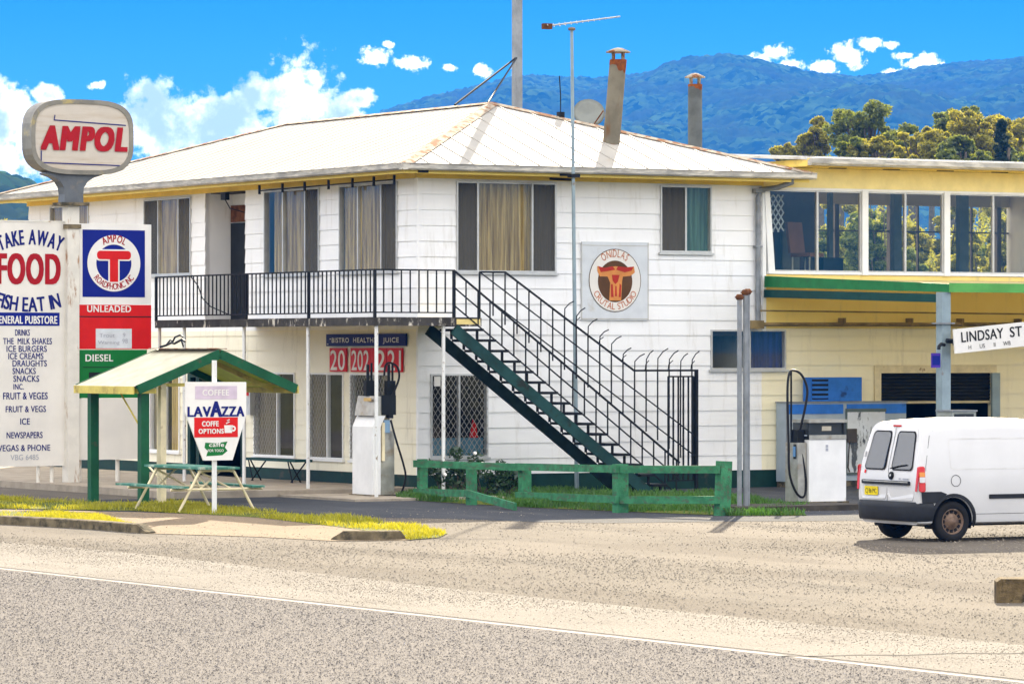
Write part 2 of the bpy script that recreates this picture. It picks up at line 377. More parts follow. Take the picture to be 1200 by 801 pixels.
sheet('road', [(-29, -250), (-18.3, -250), (-18.3, 300), (-29, 300)], .001, ROADM)
sheet('road_shoulder', [(-18.3, -250), (-15.4, -250), (-15.75, -30), (-15.2, -20), (-15.7, -8), (-15.3, 8), (-15.6, 300), (-18.3, 300)], .0045, SHOULD)
LINEM = mat('worn_road_paint', (.34, .32, .29), .8, var=.2, scale=4, dirt=(.18, .165, .15), dscale=5, dlo=.38, dhi=.56)
ln = MB(); ln.poly([(-18.50, -250, .003), (-18.41, -250, .003), (-18.41, 300, .003), (-18.50, 300, .003)])
o = site(ln.build('road_edge_line', LINEM)); o['kind'] = 'structure'
FORE = [(-9.2, -6.3), (-8.4, -8.2), (-7.0, -9.4), (-5.6, -11.2), (-5.0, -13.2), (-4.2, -14.1), (-2.2, -14.5), (-1.1, -15.0), (.2, -15.3), (1.6, -17.8), (6, -22), (30, -40), (30, 0), (-5.4, 0), (-9.2, 0)]
sheet('forecourt', FORE, .004, ASPH_F)  # asphalt with the building's shade put into its tone and front outline
sheet('driveway_apron', pxpoly([(-160, 598), (0, 597.5), (160, 600), (300, 605), (400, 612), (490, 628), (480, 633), (392, 634), (300, 629), (172, 625), (120, 607), (0, 600), (-160, 600)]), .008, PATHM)
CRACKM = mat('dark_tar_crack', (.035, .033, .032), .9)
q = MB(); pts = [G(px, py) for px, py in ((915, 768.5), (960, 769), (1010, 767.5), (1060, 768), (1120, 765.5), (1180, 766), (1240, 764))]
for (a, b), (c, d) in zip(pts, pts[1:]): q.poly([(a, b-.04, .008), (c, d-.04, .008), (c, d+.05, .008), (a, b+.05, .008)])
o = site(q.build('road_crack', CRACKM)); o['kind'] = 'structure'
# footpath slab in front of the side wall
sl_ = MB().box(-5.4, -.06, -.3, 40, -.01, .13).box(-3.2, 0.0, -3.4, -.3, -.01, .05).build('footpath', CONC); site(sl_); sl_['kind'] = 'structure'

# kerbs
def kerb(name, pts, label, m=CONCD, wd=.16, h=.14):
    mb = MB()
    pts = [Vector((u, v, 0)) for u, v in pts]; n = len(pts); A = []; 
    for i, p in enumerate(pts):
        d = (pts[min(i+1, n-1)]-pts[max(i-1, 0)]).normalized(); a = Vector((-d.y, d.x, 0))
        hh = h*(.2 if i in (0, n-1) else 1); A.append([p, p+Vector((0, 0, hh*.9)), p+a*.03+Vector((0, 0, hh)), p+a*wd+Vector((0, 0, hh)), p+a*wd])
    vs = [q for r in A for q in r]; fs = [(i*5+j, i*5+(j+1) % 5, (i+1)*5+(j+1) % 5, (i+1)*5+j) for i in range(n-1) for j in range(5)]
    mb.add(vs, fs+[(0, 1, 2, 3, 4), tuple(range((n-1)*5, n*5))[::-1]])
    o = site(mb.build(name, m)); o['kind'] = 'structure'; o['label'] = label; return o
kerb('kerb', [G(*p) for p in [(-160, 610), (0, 614), (60, 617), (110, 620), (140, 622.5), (160, 624), (171, 625)]], 'long dark concrete kerb edging the left grass verge')
kerb('kerb', [G(*p) for p in [(388, 632.5), (402, 632.8), (440, 632.8), (470, 632), (476, 631.5)]], 'short broken concrete kerb at the end of the right grass strip')

# ------------------------------------------------------------------ grass
def leaf_mat(name, c1, c2, trans=.35, nscale=.35):
    m = bpy.data.materials.new(name); m.use_nodes = True; t = NT(m.node_tree); out = t.n('ShaderNodeOutputMaterial')
    v = t.n('ShaderNodeTexCoord').outputs['Object']; gi = t.n('ShaderNodeNewGeometry')
    f = t.m('ADD', t.m('MULTIPLY', gi.outputs['Random Per Island'], .6), t.m('MULTIPLY', t.noise(v, nscale, 3), .5))
    c = t.mix(t.ramp(f, .2, .9), c1, c2)
    d = t.n('ShaderNodeBsdfDiffuse'); t.set(d.inputs[0], c); tr = t.n('ShaderNodeBsdfTranslucent'); t.set(tr.inputs[0], t.mix(.5, c, (c2[0]*1.6, c2[1]*1.5, c2[2])))
    mx = t.n('ShaderNodeMixShader', i_0=trans); t.set(mx.inputs[1], d); t.set(mx.inputs[2], tr)
    gl = t.n('ShaderNodeBsdfGlossy', i_1=.45); mx2 = t.n('ShaderNodeMixShader', i_0=.05); t.set(mx2.inputs[1], mx); t.set(mx2.inputs[2], gl)
    t.set(out.inputs[0], mx2); return m
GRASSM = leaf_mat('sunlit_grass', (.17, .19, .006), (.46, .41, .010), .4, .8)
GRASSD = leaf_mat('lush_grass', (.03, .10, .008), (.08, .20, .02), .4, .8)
def in_poly(P, poly):
    x, y = P[:, 0], P[:, 1]; r = np.zeros(len(P), bool); n = len(poly); j = n-1
    for i in range(n):
        xi, yi = poly[i]; xj, yj = poly[j]
        c = ((yi > y) != (yj > y)) & (x < (xj-xi)*(y-yi)/(yj-yi+1e-12)+xi); r ^= c; j = i
    return r
def grass(name, poly, n, hmin, hmax, m, label, z=0.0, wd=.012, thin=None):
    a = np.array(poly); lo, hi = a.min(0), a.max(0); P = RNG.uniform(lo, hi, (n, 2)); P = P[in_poly(P, poly)]
    d = fbm(P[:, 0]*1.1, P[:, 1]*1.1, 3, 5)
    keep = RNG.uniform(0, 1, len(P)) < np.clip((d-.36)*4.2, .04, 1); P = P[keep]; d = d[keep]; n = len(P)
    h = RNG.uniform(hmin, hmax, n)*(.45+1.2*d); ang = RNG.uniform(0, 2*np.pi, n); ln = RNG.uniform(.1, .7, n)*h; la = RNG.uniform(0, 2*np.pi, n)
    bx, by = np.cos(ang)*wd/2, np.sin(ang)*wd/2
    tipx, tipy = P[:, 0]+np.cos(la)*ln, P[:, 1]+np.sin(la)*ln; mxx, mxy = P[:, 0]+np.cos(la)*ln*.35, P[:, 1]+np.sin(la)*ln*.35
    V_ = np.stack([np.stack([P[:, 0]-bx, P[:, 1]-by, np.full(n, z)], 1), np.stack([P[:, 0]+bx, P[:, 1]+by, np.full(n, z)], 1),
                   np.stack([mxx+bx*.8, mxy+by*.8, z+h*.6], 1), np.stack([tipx, tipy, z+h], 1)], 1).reshape(-1, 3)
    i = np.arange(n)*4; Fc = np.stack([i, i+1, i+2, i+3], 1)
    o = site(np_mesh(name, V_, Fc, m)); o['kind'] = 'stuff'; o['label'] = label; return o
gA = pxpoly([(-160, 598), (0, 599), (60, 600.5), (115, 606), (150, 616), (172, 624.5), (140, 621.5), (60, 616), (0, 613), (-160, 609)])
gB = pxpoly([(-160, 582), (0, 584), (80, 588), (205, 590), (300, 598), (400, 607), (470, 615), (525, 625), (515, 630), (478, 633), (470, 628), (400, 618), (300, 606.5), (160, 599), (0, 596), (-160, 595)])
gC = [(-1.9, -2.6), (-2.0, -4.5), (-1.9, -7.6), (-1.5, -10), (-.9, -12.6), (.3, -13.1), (1.4, -11.2), (2.2, -10.4), (3.2, -9.6), (3.4, -7), (4.4, -4), (4.6, -.1), (-.3, -.1), (-1.2, -1.6)]
for nm, p, zz in (('verge_turf', gA, .012), ('verge_turf', gB, .012), ('garden_turf', gC, .012)):
    sheet(nm, p, zz, TURF)
grass('grass', gA, 90000, .03, .085, GRASSM, 'sunlit yellow green grass behind the long kerb', .012)
grass('grass', gB, 120000, .03, .10, GRASSM, 'sunlit yellow green grass strip under the picnic table', .012)
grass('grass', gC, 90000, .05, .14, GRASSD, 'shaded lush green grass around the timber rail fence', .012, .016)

# ------------------------------------------------------------------ loose stones on the yard
def stones(name, n, ulo, uhi, vlo, vhi, smin, smax, m, label, even=False):
    P = np.stack([RNG.uniform(ulo, uhi, n), RNG.uniform(vlo, vhi, n)], 1)
    X = C0[0]+CS*P[:, 0]-SN*P[:, 1]; Y = C0[1]+SN*P[:, 0]+CS*P[:, 1]
    k = (np.abs(X/Y) < .135) & (Y > 33) & (RNG.uniform(0, 1, n) < (.6 if even else np.clip(fbm(P[:, 0]*.45, P[:, 1]*.16, 4, 9)*3.4-1.15, .10, 1))) & (even | (RNG.uniform(0, 1, n) < .05) | ~in_poly(P, FORE)); P = P[k]; n = len(P)
    s = smin+(smax-smin)*RNG.uniform(0, 1, n)**4
    base = np.array([(1, 0, 0), (0, 1, 0), (-1, 0, 0), (0, -1, 0), (0, 0, .75), (0, 0, -.3)], float)
    J = base[None]*RNG.uniform(.6, 1.3, (n, 6, 3)); a = RNG.uniform(0, 6.28, n); c, sn = np.cos(a)[:, None], np.sin(a)[:, None]
    Q = np.stack([J[:, :, 0]*c-J[:, :, 1]*sn, J[:, :, 0]*sn+J[:, :, 1]*c, J[:, :, 2]], 2)*s[:, None, None]
    Q[:, :, 0] += P[:, :1]; Q[:, :, 1] += P[:, 1:]; Q[:, :, 2] += .006
    f = np.array([(0, 1, 4), (1, 2, 4), (2, 3, 4), (3, 0, 4)]); Fc = (f[None]+6*np.arange(n)[:, None, None]).reshape(-1, 3)
    o = site(np_mesh(name, Q.reshape(-1, 3), Fc, m)); o['kind'] = 'stuff'; o['label'] = label; return o
STONE = ground_mat('gravel_stones', (.27, .235, .185), (.17, .148, .115), (.33, .29, .24), (.08, .07, .06), big=9, mid=12)
stones('gravel', 460000, -15.6, 14, -50, -7, .004, .019, STONE, 'loose pale gravel stones scattered over the yard')

CHIPD = ground_mat('dark_road_chips', (.075, .07, .068), (.11, .10, .095), (.05, .05, .05), (.03, .03, .03), big=9, mid=12)
CHIPL = ground_mat('pale_road_chips', (.24, .22, .20), (.19, .175, .165), (.28, .26, .235), (.1, .1, .1), big=9, mid=12)
stones('road_chippings', 150000, -27, -18.6, -60, -20, .006, .013, CHIPD, 'dark stone chips standing out of the road surface', True)
stones('road_chippings', 150000, -27, -18.6, -60, -20, .006, .013, CHIPL, 'pale stone chips standing out of the road surface', True)
stones('road_chippings', 70000, -18.2, -15.6, -60, -5, .005, .012, STONE, 'fine loose chips on the bleached road shoulder')
# ------------------------------------------------------------------ hills
RIDGE = [(-900, 235), (-300, 235), (0, 240), (60, 245), (150, 240), (300, 205), (400, 165), (470, 134), (520, 122), (560, 111), (620, 99), (690, 101), (740, 97), (790, 86), (820, 82), (870, 92), (930, 92), (980, 97), (1020, 95), (1070, 87), (1120, 80), (1200, 78), (1300, 76), (1500, 95), (2200, 150)]
def forest_mat():
    m, t, b = principled('forest_canopy'); v = t.n('ShaderNodeTexCoord').outputs['Object']
    vo = t.n('ShaderNodeTexVoronoi'); t.set(vo.inputs['Vector'], v); vo.inputs['Scale'].default_value = .11
    sp = t.n('ShaderNodeSeparateColor'); t.set(sp.inputs[0], vo.outputs['Color'])
    c = t.mix(sp.outputs[0], (.005, .018, .008), (.055, .105, .030))
    c = t.mix(t.ramp(t.noise(v, .01, 4), .45, .6), c, (.030, .045, .016))
    t.set(b.inputs['Base Color'], c); b.inputs['Roughness'].default_value = 1.0; b.inputs['Specular IOR Level'].default_value = 0.0
    return m
FOREST = forest_mat()
def canopy(X, Y, cell=8.0, seed=3):
    gx, gy = X/cell, Y/cell; ix, iy = np.floor(gx).astype(np.int64), np.floor(gy).astype(np.int64); best = np.full(X.shape, 9.0); hb = np.zeros(X.shape)
    for dx in (-1, 0, 1):
        for dy in (-1, 0, 1):
            a, b = ix+dx, iy+dy
            def h(s):
                n = (a*73856093 ^ b*19349663 ^ s*83492791) & 0xffffffff
                n = ((n ^ (n >> 13))*1274126177) & 0xffffffff
                return ((n ^ (n >> 16)) & 0xffff)/65535.0
            d = np.hypot(gx-(a+h(1)), gy-(b+h(2))); k = d < best; best = np.where(k, d, best); hb = np.where(k, h(3), hb)
    return np.sqrt(np.clip(1-(best/.75)**2, 0, 1))*(.45+.75*hb)
def hill(name, x0, x1, nx, y0, y1, ny, crest, yc, label, amp=22, cell=8.0, hgt=7.0):
    X, Y = np.meshgrid(np.linspace(x0, x1, nx), np.linspace(y0, y1, ny))
    ridge = CAMZ+(HOR-np.interp(600+F*X/yc, [p[0] for p in crest], [p[1] for p in crest]))*yc/F
    tt = np.clip((Y-y0)/(yc-y0), 0, 1.4); prof = np.where(tt < 1, np.sin(np.minimum(tt, 1)*np.pi/2)**1.15, 1-.5*(tt-1)**1.3)
    sp = fbm(X/230+40, Y/420+7, 4, 2)-.5; sp2 = np.abs(fbm(X/160+3, Y/900+1, 3, 12)-.5)
    z = ridge*prof+(sp*amp*4.2-sp2*amp*3.5)*np.sin(np.clip(tt/.94, 0, 1)*np.pi)*1.2+canopy(X, Y, cell)*hgt-hgt*.6+(fbm(X/30, Y/30, 2, 8)-.45)*4*np.clip(tt*4, 0, 1)-2-6*np.clip(1-tt*6, 0, 1)
    o = np_mesh(name, np.stack([X, Y, z], 2).reshape(-1, 3), grid_faces(nx, ny), FOREST, True); o['kind'] = 'structure'; o['label'] = label; return o
hill('hills', -1100, 1250, 780, 2500, 5600, 420, RIDGE, 5000, 'long forested mountain range fading blue behind the building')
LOWHILL = [(-900, 190), (-300, 200), (0, 203), (22, 206), (60, 222), (140, 250), (300, 330), (420, 420), (3000, 420)]
hill('hills', -300, -60, 130, 900, 1700, 160, LOWHILL, 1500, 'nearer green wooded hillside left of the building', 5, 8.0, 6.0)

# haze
def haze():
    m = bpy.data.materials.new('haze'); m.use_nodes = True; t = NT(m.node_tree); out = t.n('ShaderNodeOutputMaterial')
    pv = t.n('ShaderNodeVolumePrincipled'); pv.inputs['Color'].default_value = (.03, .27, 1.0, 1); pv.inputs['Density'].default_value = HAZE_DENSITY
    pv.inputs['Anisotropy'].default_value = 0.0; t.set(out.inputs['Volume'], pv.outputs[0])
    o = MB().box(-3000, 3000, -400, 6000, -60, 420).build('haze', m); o['kind'] = 'stuff'; o.visible_shadow = True
    m.cycles.homogeneous_volume = True
    return o
HAZE_DENSITY = 1.15e-4
haze()
# ------------------------------------------------------------------ building helpers (site coordinates)
class Face:           # a facade: s along the wall, n outwards, z up
    def __init__(s, kind, off): s.k, s.o = kind, off
    def p(s, a, n, z): return (a, s.o-n, z) if s.k == 'front' else (s.o-n, a, z)
    def box(s, mb, a0, a1, n0, n1, z0, z1):
        p, q = s.p(a0, n0, z0), s.p(a1, n1, z1); return mb.box(p[0], q[0], p[1], q[1], z0, z1)
FRONT, SIDE = Face('front', 0.0), Face('side', 0.0)
BOARD = .305
def boards(mb, fc, s0, s1, z0, z1, holes, back=.10, zoff=0.0):
    r0 = z0
    k = math.floor((z0-zoff)/BOARD)
    cuts = sorted({z0, z1} | {min(max(h[i], z0), z1) for h in holes for i in (2, 3)} | {zoff+i*BOARD for i in range(k, k+60) if z0 < zoff+i*BOARD < z1})
    for za, zb in zip(cuts, cuts[1:]):
        if zb-za < 1e-4: continue
        zm = (za+zb)/2; rb = zoff+math.floor((zm-zoff)/BOARD)*BOARD
        nz = lambda z: .024-.019*(z-rb)/BOARD
        iv = [(s0, s1)]
        for h in holes:
            if h[2] < zm < h[3]:
                iv = [x for a, b in iv for x in ((a, min(b, h[0])), (max(a, h[1]), b)) if x[1]-x[0] > 1e-3]
        for a, b in iv:
            P = [fc.p(a, -back, za), fc.p(b, -back, za), fc.p(b, nz(za), za), fc.p(a, nz(za), za), fc.p(a, -back, zb), fc.p(b, -back, zb), fc.p(b, nz(zb), zb), fc.p(a, nz(zb), zb)]
            mb.add(P, [(3,2,1,0),(4,5,6,7),(0,1,5,4),(1,2,6,5),(2,3,7,6),(3,0,4,7)])
    return mb
def wavy(mb, fc, a0, a1, n, z0, z1, amp=.03, pitch=.13, seed=0, gather=0):
    r = random.Random(seed); N = max(8, int((a1-a0)/.02)); pts = []
    ph = r.uniform(0, 6)
    for i in range(N+1):
        a = a0+(a1-a0)*i/N; ph += (2*math.pi/ (pitch*r.uniform(.6, 1.6)))*(a1-a0)/N
        pts.append((a, n+amp*math.sin(ph)))
    vs = [fc.p(a, m, z) for a, m in pts for z in (z0, z1)]
    return mb.add(vs, [(2*i, 2*i+2, 2*i+3, 2*i+1) for i in range(N)], smooth=True)
def lattice(mb, fc, a0, a1, n, z0, z1, sp=.115, wd=.009):
    H = z1-z0; Wd = a1-a0; sl = 1.45
    for sg in (1, -1):
        c = -H/sl
        while c < Wd+H/sl:
            # line a = c + t, z = sl*t (or mirrored), clipped
            t0, t1 = max(0, -c if True else 0), min(H/sl, Wd-c)
            if t1-t0 > .03:
                if sg > 0: A = (a0+c+t0, z0+sl*t0); B = (a0+c+t1, z0+sl*t1)
                else: A = (a1-c-t0, z0+sl*t0); B = (a1-c-t1, z0+sl*t1)
                mb.bar(fc.p(A[0], n, A[1]), fc.p(B[0], n, B[1]), wd, .006, up=fc.p(0, 1, 0) if fc.k != 'front' else (0, 1, 0))
            c += sp
    return mb
def window(parent, fc, a0, a1, z0, z1, splits, frame=GREY_ALU, curtains=(), screens=(), grilles=(), thick=.035, sill=True, label=None, dark=True, gm=None):
    f = MB(); fr = thick
    fc.box(f, a0, a1, -.06, .045, z0, z0+fr); fc.box(f, a0, a1, -.06, .045, z1-fr, z1)
    fc.box(f, a0, a0+fr, -.06, .045, z0+fr, z1-fr); fc.box(f, a1-fr, a1, -.06, .045, z0+fr, z1-fr)
    ed = [a0]+[a0+(a1-a0)*s for s in splits]+[a1]
    for s in ed[1:-1]: fc.box(f, s-fr*.6, s+fr*.6, -.05, .03, z0+fr, z1-fr)
    if sill: fc.box(f, a0-.04, a1+.04, .0, .075, z0-.045, z0-.003)
    o = f.build('window', frame, parent)
    if label: o['label'] = label
    g = MB()
    for a, b in zip(ed, ed[1:]): g.poly([fc.p(a, -.015, z0), fc.p(b, -.015, z0), fc.p(b, -.015, z1), fc.p(a, -.015, z1)])
    g.build('pane', GLASS, o, recalc=False)
    for i, (k0, k1, m, amp) in enumerate(curtains):
        wavy(MB(), fc, a0+(a1-a0)*k0, a0+(a1-a0)*k1, -.075, z0+.01, z1-.01, amp, .15, int(a0*100+i*7)).build('curtain', m, o)
    if screens:
        for i in screens: MB().poly([fc.p(ed[i], .012, z0+fr), fc.p(ed[i+1], .012, z0+fr), fc.p(ed[i+1], .012, z1-fr), fc.p(ed[i], .012, z1-fr)]).build('fly_screen', SCREEN, o, recalc=False)
    if grilles:
        sm = MB()
        for i in grilles: lattice(sm, fc, ed[i]+.02, ed[i+1]-.02, .05, z0+fr, z1-fr)
        sm.build('security_grille', gm or GRILLE, o)
    return o
GRILLE = mat('grille_aluminium', (.33, .31, .27), .5, .3)

# ------------------------------------------------------------------ shop building
LEN_U, LEN_V, EAVE = 8.0, 18.9, 6.28
shop = thing('shop_building', 'large white weatherboard two storey shop with hipped iron roof and side balcony', 'building')
def vs(px0, px1, u=0): return sorted((V(px0, u), V(px1, u)))
def us(px0, px1, v=0): return sorted((U(px0, v), U(px1, v)))
# window openings: front
F1 = us(534, 651); F2 = us(773, 833); F3 = us(832, 920); F4 = us(504, 571)
zF1 = (Z(318.5, F1[0], 0), Z(212, F1[0], 0)); zF2 = (Z(295.5, F2[0], 0), Z(217, F2[0], 0)); zF3 = (Z(433, F3[0], 0), Z(386, F3[0], 0)); zF4 = (Z(536, F4[0], 0), Z(438, F4[0], 0))
# openings: side
S1 = vs(399, 467); S2 = vs(311, 375.5); S3 = vs(170, 225); S4 = vs(60, 105); SD = vs(241, 288)
zS1 = (Z(317, S1[0], 0), Z(212, S1[0], 0)); L1 = vs(362, 404); L2 = vs(299, 347); L3 = vs(412, 460); L4 = vs(177, 212); LD = vs(222, 288)
zL = (Z(538.5, 0, L1[0]), Z(437, 0, L1[0])); zS = zS1
DECKZ = 3.41
front_holes = [(*F1, *zF1), (*F2, *zF2), (*F4, *zF4), (F3[0], 8.0, *zF3)]
side_holes = [(*S1, *zS), (*S2, *zS), (*S3, zS[0]+.08, zS[1]), (*S4, zS[0]+.5, zS[1]), (SD[0], SD[1], DECKZ, EAVE-.1),
              (*L1, *zL), (*L2, *zL), (*L3, *zL), (*L4, *zL), (LD[0], LD[1], .14, zL[1]+.05)]
BASEZ = .36
wl = MB(); boards(wl, FRONT, .028, 8.0, BASEZ, EAVE, front_holes, zoff=BASEZ); boards(wl, SIDE, -.0, LEN_V, DECKZ-.2, EAVE, side_holes, zoff=BASEZ)
wl.box(-.03, .03, -.03, .03, BASEZ, EAVE)                                   # corner stop
wl.box(7.9, 8.02, .12, LEN_V, 0, EAVE); wl.box(.1, 8.02, LEN_V-.02, LEN_V+.1, 0, EAVE)
# recessed porch lining
RD = U(272, SD[1])
wl.box(.0, RD, SD[1], SD[1]+.06, DECKZ, EAVE-.1); wl.box(0, RD, SD[0]-.06, SD[0], DECKZ, EAVE-.1)
wl.box(RD, RD+.06, SD[0]-.06, SD[1]+.06, DECKZ, EAVE-.1)
wall = wl.build('wall', WALL, shop)
wl = MB(); boards(wl, SIDE, -.0, LEN_V, BASEZ, DECKZ-.2, side_holes, zoff=BASEZ); wl.build('lower_side_wall', make_wall('bounce_glow_lower_wall', (.89, .83, .64), (.85, .79, .60)), shop)  # yellow bounce light from the deck mixed into this wall's colour
b = MB(); b.box(.0, 8.0, -.014, .1, 0, BASEZ-.004); b.box(-.014, .1, -.014, LD[0], 0, BASEZ-.004); b.box(-.014, .1, LD[1], LEN_V, 0, BASEZ-.004); b.build('base_board', DKGREEN, shop)
it = MB(); it.box(.12, 7.9, .12, LEN_V-.05, 3.1, 3.2); it.box(3.9, 4.0, .2, 18, 0, 6.1); it.box(.12, 7.9, .12, LEN_V-.05, 6.15, 6.2); it.box(.15, 3.9, 4.2, 4.3, 0, 6.1); it.box(4, 7.9, 5, 5.1, 0, 6.1); it.build('interior', DARKIN, shop)
# porch door
d = MB(); dv0, dv1 = SD[0]+.1, SD[1]-.03; d.box(RD-.05, RD-.004, dv0, dv1, DECKZ+.02, DECKZ+2.12); do = d.build('door', BLACK, shop); do['label'] = 'black upstairs porch door'
MB().box(RD-.05, RD-.006, dv0, dv1, DECKZ+2.14, DECKZ+2.5).build('transom', RUST, do)
# windows
window(shop, FRONT, *F1, *zF1, (.215, .76), curtains=((.2, .77, CURT_Y, .045), (0, .2, CURT_D, .02), (.77, 1, CURT_D, .02)), screens=(0, 2), label='wide front window with gold curtains between two dark screened panes')
window(shop, FRONT, *F2, *zF2, (.5,), curtains=((0, .5, CURT_D, .02), (.46, 1, CURT_G, .025)), screens=(0,), label='small front window with one green curtained pane')
window(shop, FRONT, *F3, *zF3, (.52,), curtains=((.5, 1, CURT_B, .02),), label='low front window with a blue curtained pane')
f4 = window(shop, FRONT, *F4, *zF4, (.50,), frame=GREY_ALU, grilles=(0, 1), label='ground floor window behind diamond security mesh')
pv = MB(); FRONT.box(pv, F4[0]+.04, F4[1]-.04, -.11, -.09, zF4[0]+.03, zF4[0]+.38); pv.build('lower_panel', mat('pale_blue_panel', (.10, .22, .30), .5), f4)
pv = MB(); a_ = F4[0]+(F4[1]-F4[0])*.8; pv.prism([(a_-.09, .08, zF4[0]+.38), (a_+.09, .08, zF4[0]+.38), (a_+.05, .08, zF4[0]+.66), (a_-.02, .08, zF4[0]+.74)], (0, .03, 0)); pv.build('red_display_card', RED_S, f4)
pv = MB(); FRONT.box(pv, F4[0]+.06, F4[0]+.20, .055, .06, zF4[1]-.24, zF4[1]-.05); pv.build('notice', WHITE_S, f4)
window(shop, SIDE, *S1, *zS, (.28, .68), curtains=((.26, .95, CURT_Y, .045), (0, .26, CURT_D, .02)), screens=(0,), label='side window nearest the corner with gold curtain')
window(shop, SIDE, *S2, *zS, (.26, .66), curtains=((.25, .90, CURT_Y, .045), (0, .25, CURT_D, .02)), screens=(0,), label='side window right of the porch with gold curtain')
window(shop, SIDE, *S3, zS[0]+.08, zS[1], (.27, .70), curtains=((.0, .7, CURT_Y, .03), (.72, 1, CURT_D, .02)), screens=(0, 2))
window(shop, SIDE, *S4, zS[0]+.5, zS[1], (.5,), curtains=((0, 1, CURT_Y, .03),))
window(shop, SIDE, *L1, *zL, (.46,), frame=WHITE, curtains=((.55, 1, CURT_D, .02),), grilles=(1,), gm=GRILLE)
window(shop, SIDE, *L2, *zL, (.44,), frame=WHITE, curtains=((.55, 1, CURT_D, .02),), grilles=(1,))
window(shop, SIDE, *L3, *zL, (.46,), frame=WHITE, curtains=((.0, .3, CURT_D, .02),), grilles=(0, 1))
window(shop, SIDE, *L4, *zL, (.5,), frame=WHITE, curtains=((.0, .4, CURT_Y, .02), (.7, 1, CURT_D, .02)))
# shop entrance on the side wall: green frame, open leaf
d = MB(); SIDE.box(d, LD[0], LD[0]+.14, -.08, .05, .14, zL[1]+.05); SIDE.box(d, LD[1]-.14, LD[1], -.08, .05, .14, zL[1]+.05); SIDE.box(d, LD[0]+.14, LD[1]-.14, -.08, .05, zL[1]-.12, zL[1]+.05)
SIDE.box(d, LD[1]-.55, LD[1]-.41, -.08, .04, .14, zL[1]-.12)
dd = d.build('shop_door', DKGREEN, shop)
d = MB(); d.poly([SIDE.p(LD[1]-.41, -.03, .4), SIDE.p(LD[1]-.14, -.03, .4), SIDE.p(LD[1]-.14, -.03, zL[1]-.12), SIDE.p(LD[1]-.41, -.03, zL[1]-.12)]); d.build('pane', GLASS, dd, recalc=False)
# meter box on side wall
m_ = MB(); a = V(297, 0); SIDE.box(m_, a-.16, a+.12, .03, .16, 1.45, 2.25); mb_ = m_.build('meter_box', GREY_ALU, shop)
m_ = MB(); SIDE.box(m_, a-.10, a+.04, .16, .168, 1.85, 2.0); m_.build('red_label', RED_S, mb_)
# soffit, fascia, gutter
OV = .65; U1, V1 = 8.75, 19.55; PK = (3.85, 3.85); RE = (3.85, 13.1); ZP = 7.92; ZE = 6.40
sf = MB(); sf.box(-OV+.02, -.03, -OV+.02, V1-.02, EAVE-.02, EAVE+.02); sf.box(-.03, U1-.02, -OV+.02, -.03, EAVE-.021, EAVE+.019); sf.box(8.03, U1-.02, -.03, V1-.02, EAVE-.02, EAVE+.02); sf.box(-.03, 8.03, LEN_V+.11, V1-.02, EAVE-.02, EAVE+.02)
sf.box(-OV+.0, -OV+.03, -OV, V1, EAVE-.06, EAVE+.10); sf.box(-OV+.03, U1, -OV, -OV+.03, EAVE-.06, EAVE+.10)
sf.box(-.06, -.026, 0.05, LEN_V, EAVE-.12, EAVE-.022); sf.box(-.06, 8.02, -.06, -.026, EAVE-.12, EAVE-.022)
sf.build('eaves', SOFFIT, shop)
def gutter_run(mb, p, q, out):
    p, q, o = Vector((*p, 0)), Vector((*q, 0)), Vector((*out, 0)); pr = [(0, 6.29), (.10, 6.28), (.13, 6.31), (.135, 6.40), (.15, 6.405), (.15, 6.415), (.12, 6.415), (.115, 6.33), (.02, 6.32), (0, 6.42)]
    return mb.prism([p+o*a+Vector((0, 0, z)) for a, z in pr], q-p)
g = MB(); gutter_run(g, (-OV, -OV-.13), (-OV, V1), (-1, 0)); gutter_run(g, (-OV-.13, -OV), (U1+.1, -OV), (0, -1)); gutter_run(g, (U1, -OV), (U1, V1), (1, 0)); g.build('gutter', GUTTER, shop)
for px in (497, 663): a = U(px, -.7); MB().box(a-.11, a+.11, -OV-.004, -OV-.03, EAVE-.045, EAVE+.0).build('eave_vent', BLACK, shop)
# roof: four planes with pan ribs
ROOF = mat('white_painted_roof_iron', (.37, .345, .30), .6, .0, var=.10, scale=.8, dirt=(.33, .27, .19), dscale=1.6, dlo=.52, dhi=.80, stretch=(1, 1, 1))
def clip_iv(poly, axis, c):                      # interval of a convex polygon along the other axis at axis=c
    xs = []
    n = len(poly)
    for i in range(n):
        p, q = poly[i], poly[(i+1) % n]; a, b_ = p[axis], q[axis]
        if (a-c)*(b_-c) <= 0 and a != b_: t_ = (c-a)/(b_-a); xs.append(p[1-axis]+t_*(q[1-axis]-p[1-axis]))
    return (min(xs), max(xs)) if len(xs) >= 2 else None
def roof_plane(mb, pts, axis, step=.5, w=.026, h=.013):
    P = [Vector(p) for p in pts]; nrm = (P[1]-P[0]).cross(P[2]-P[0]).normalized()
    if nrm.z < 0: nrm = -nrm
    zf = lambda a, b_: P[0].z-((a-P[0].x)*nrm.x+(b_-P[0].y)*nrm.y)/nrm.z
    mb.prism(P, -nrm*.03); poly = [(p.x, p.y) for p in P]; lo, hi = min(p[axis] for p in poly), max(p[axis] for p in poly); c = lo+.1
    while c < hi-.05:
        iv = clip_iv(poly, axis, c)
        if iv and iv[1]-iv[0] > .15:
            a, b_ = iv
            pp = [(c, a), (c, b_)] if axis == 0 else [(a, c), (b_, c)]
            A, B = [Vector((x, y, zf(x, y))) for x, y in pp]; mb.bar(A+nrm*h*.5, B+nrm*h*.5, w, h, up=nrm)
        c += step
    return zf
PKz, REz = (*PK, ZP), (*RE, ZP); e = OV+.05
rf = MB()
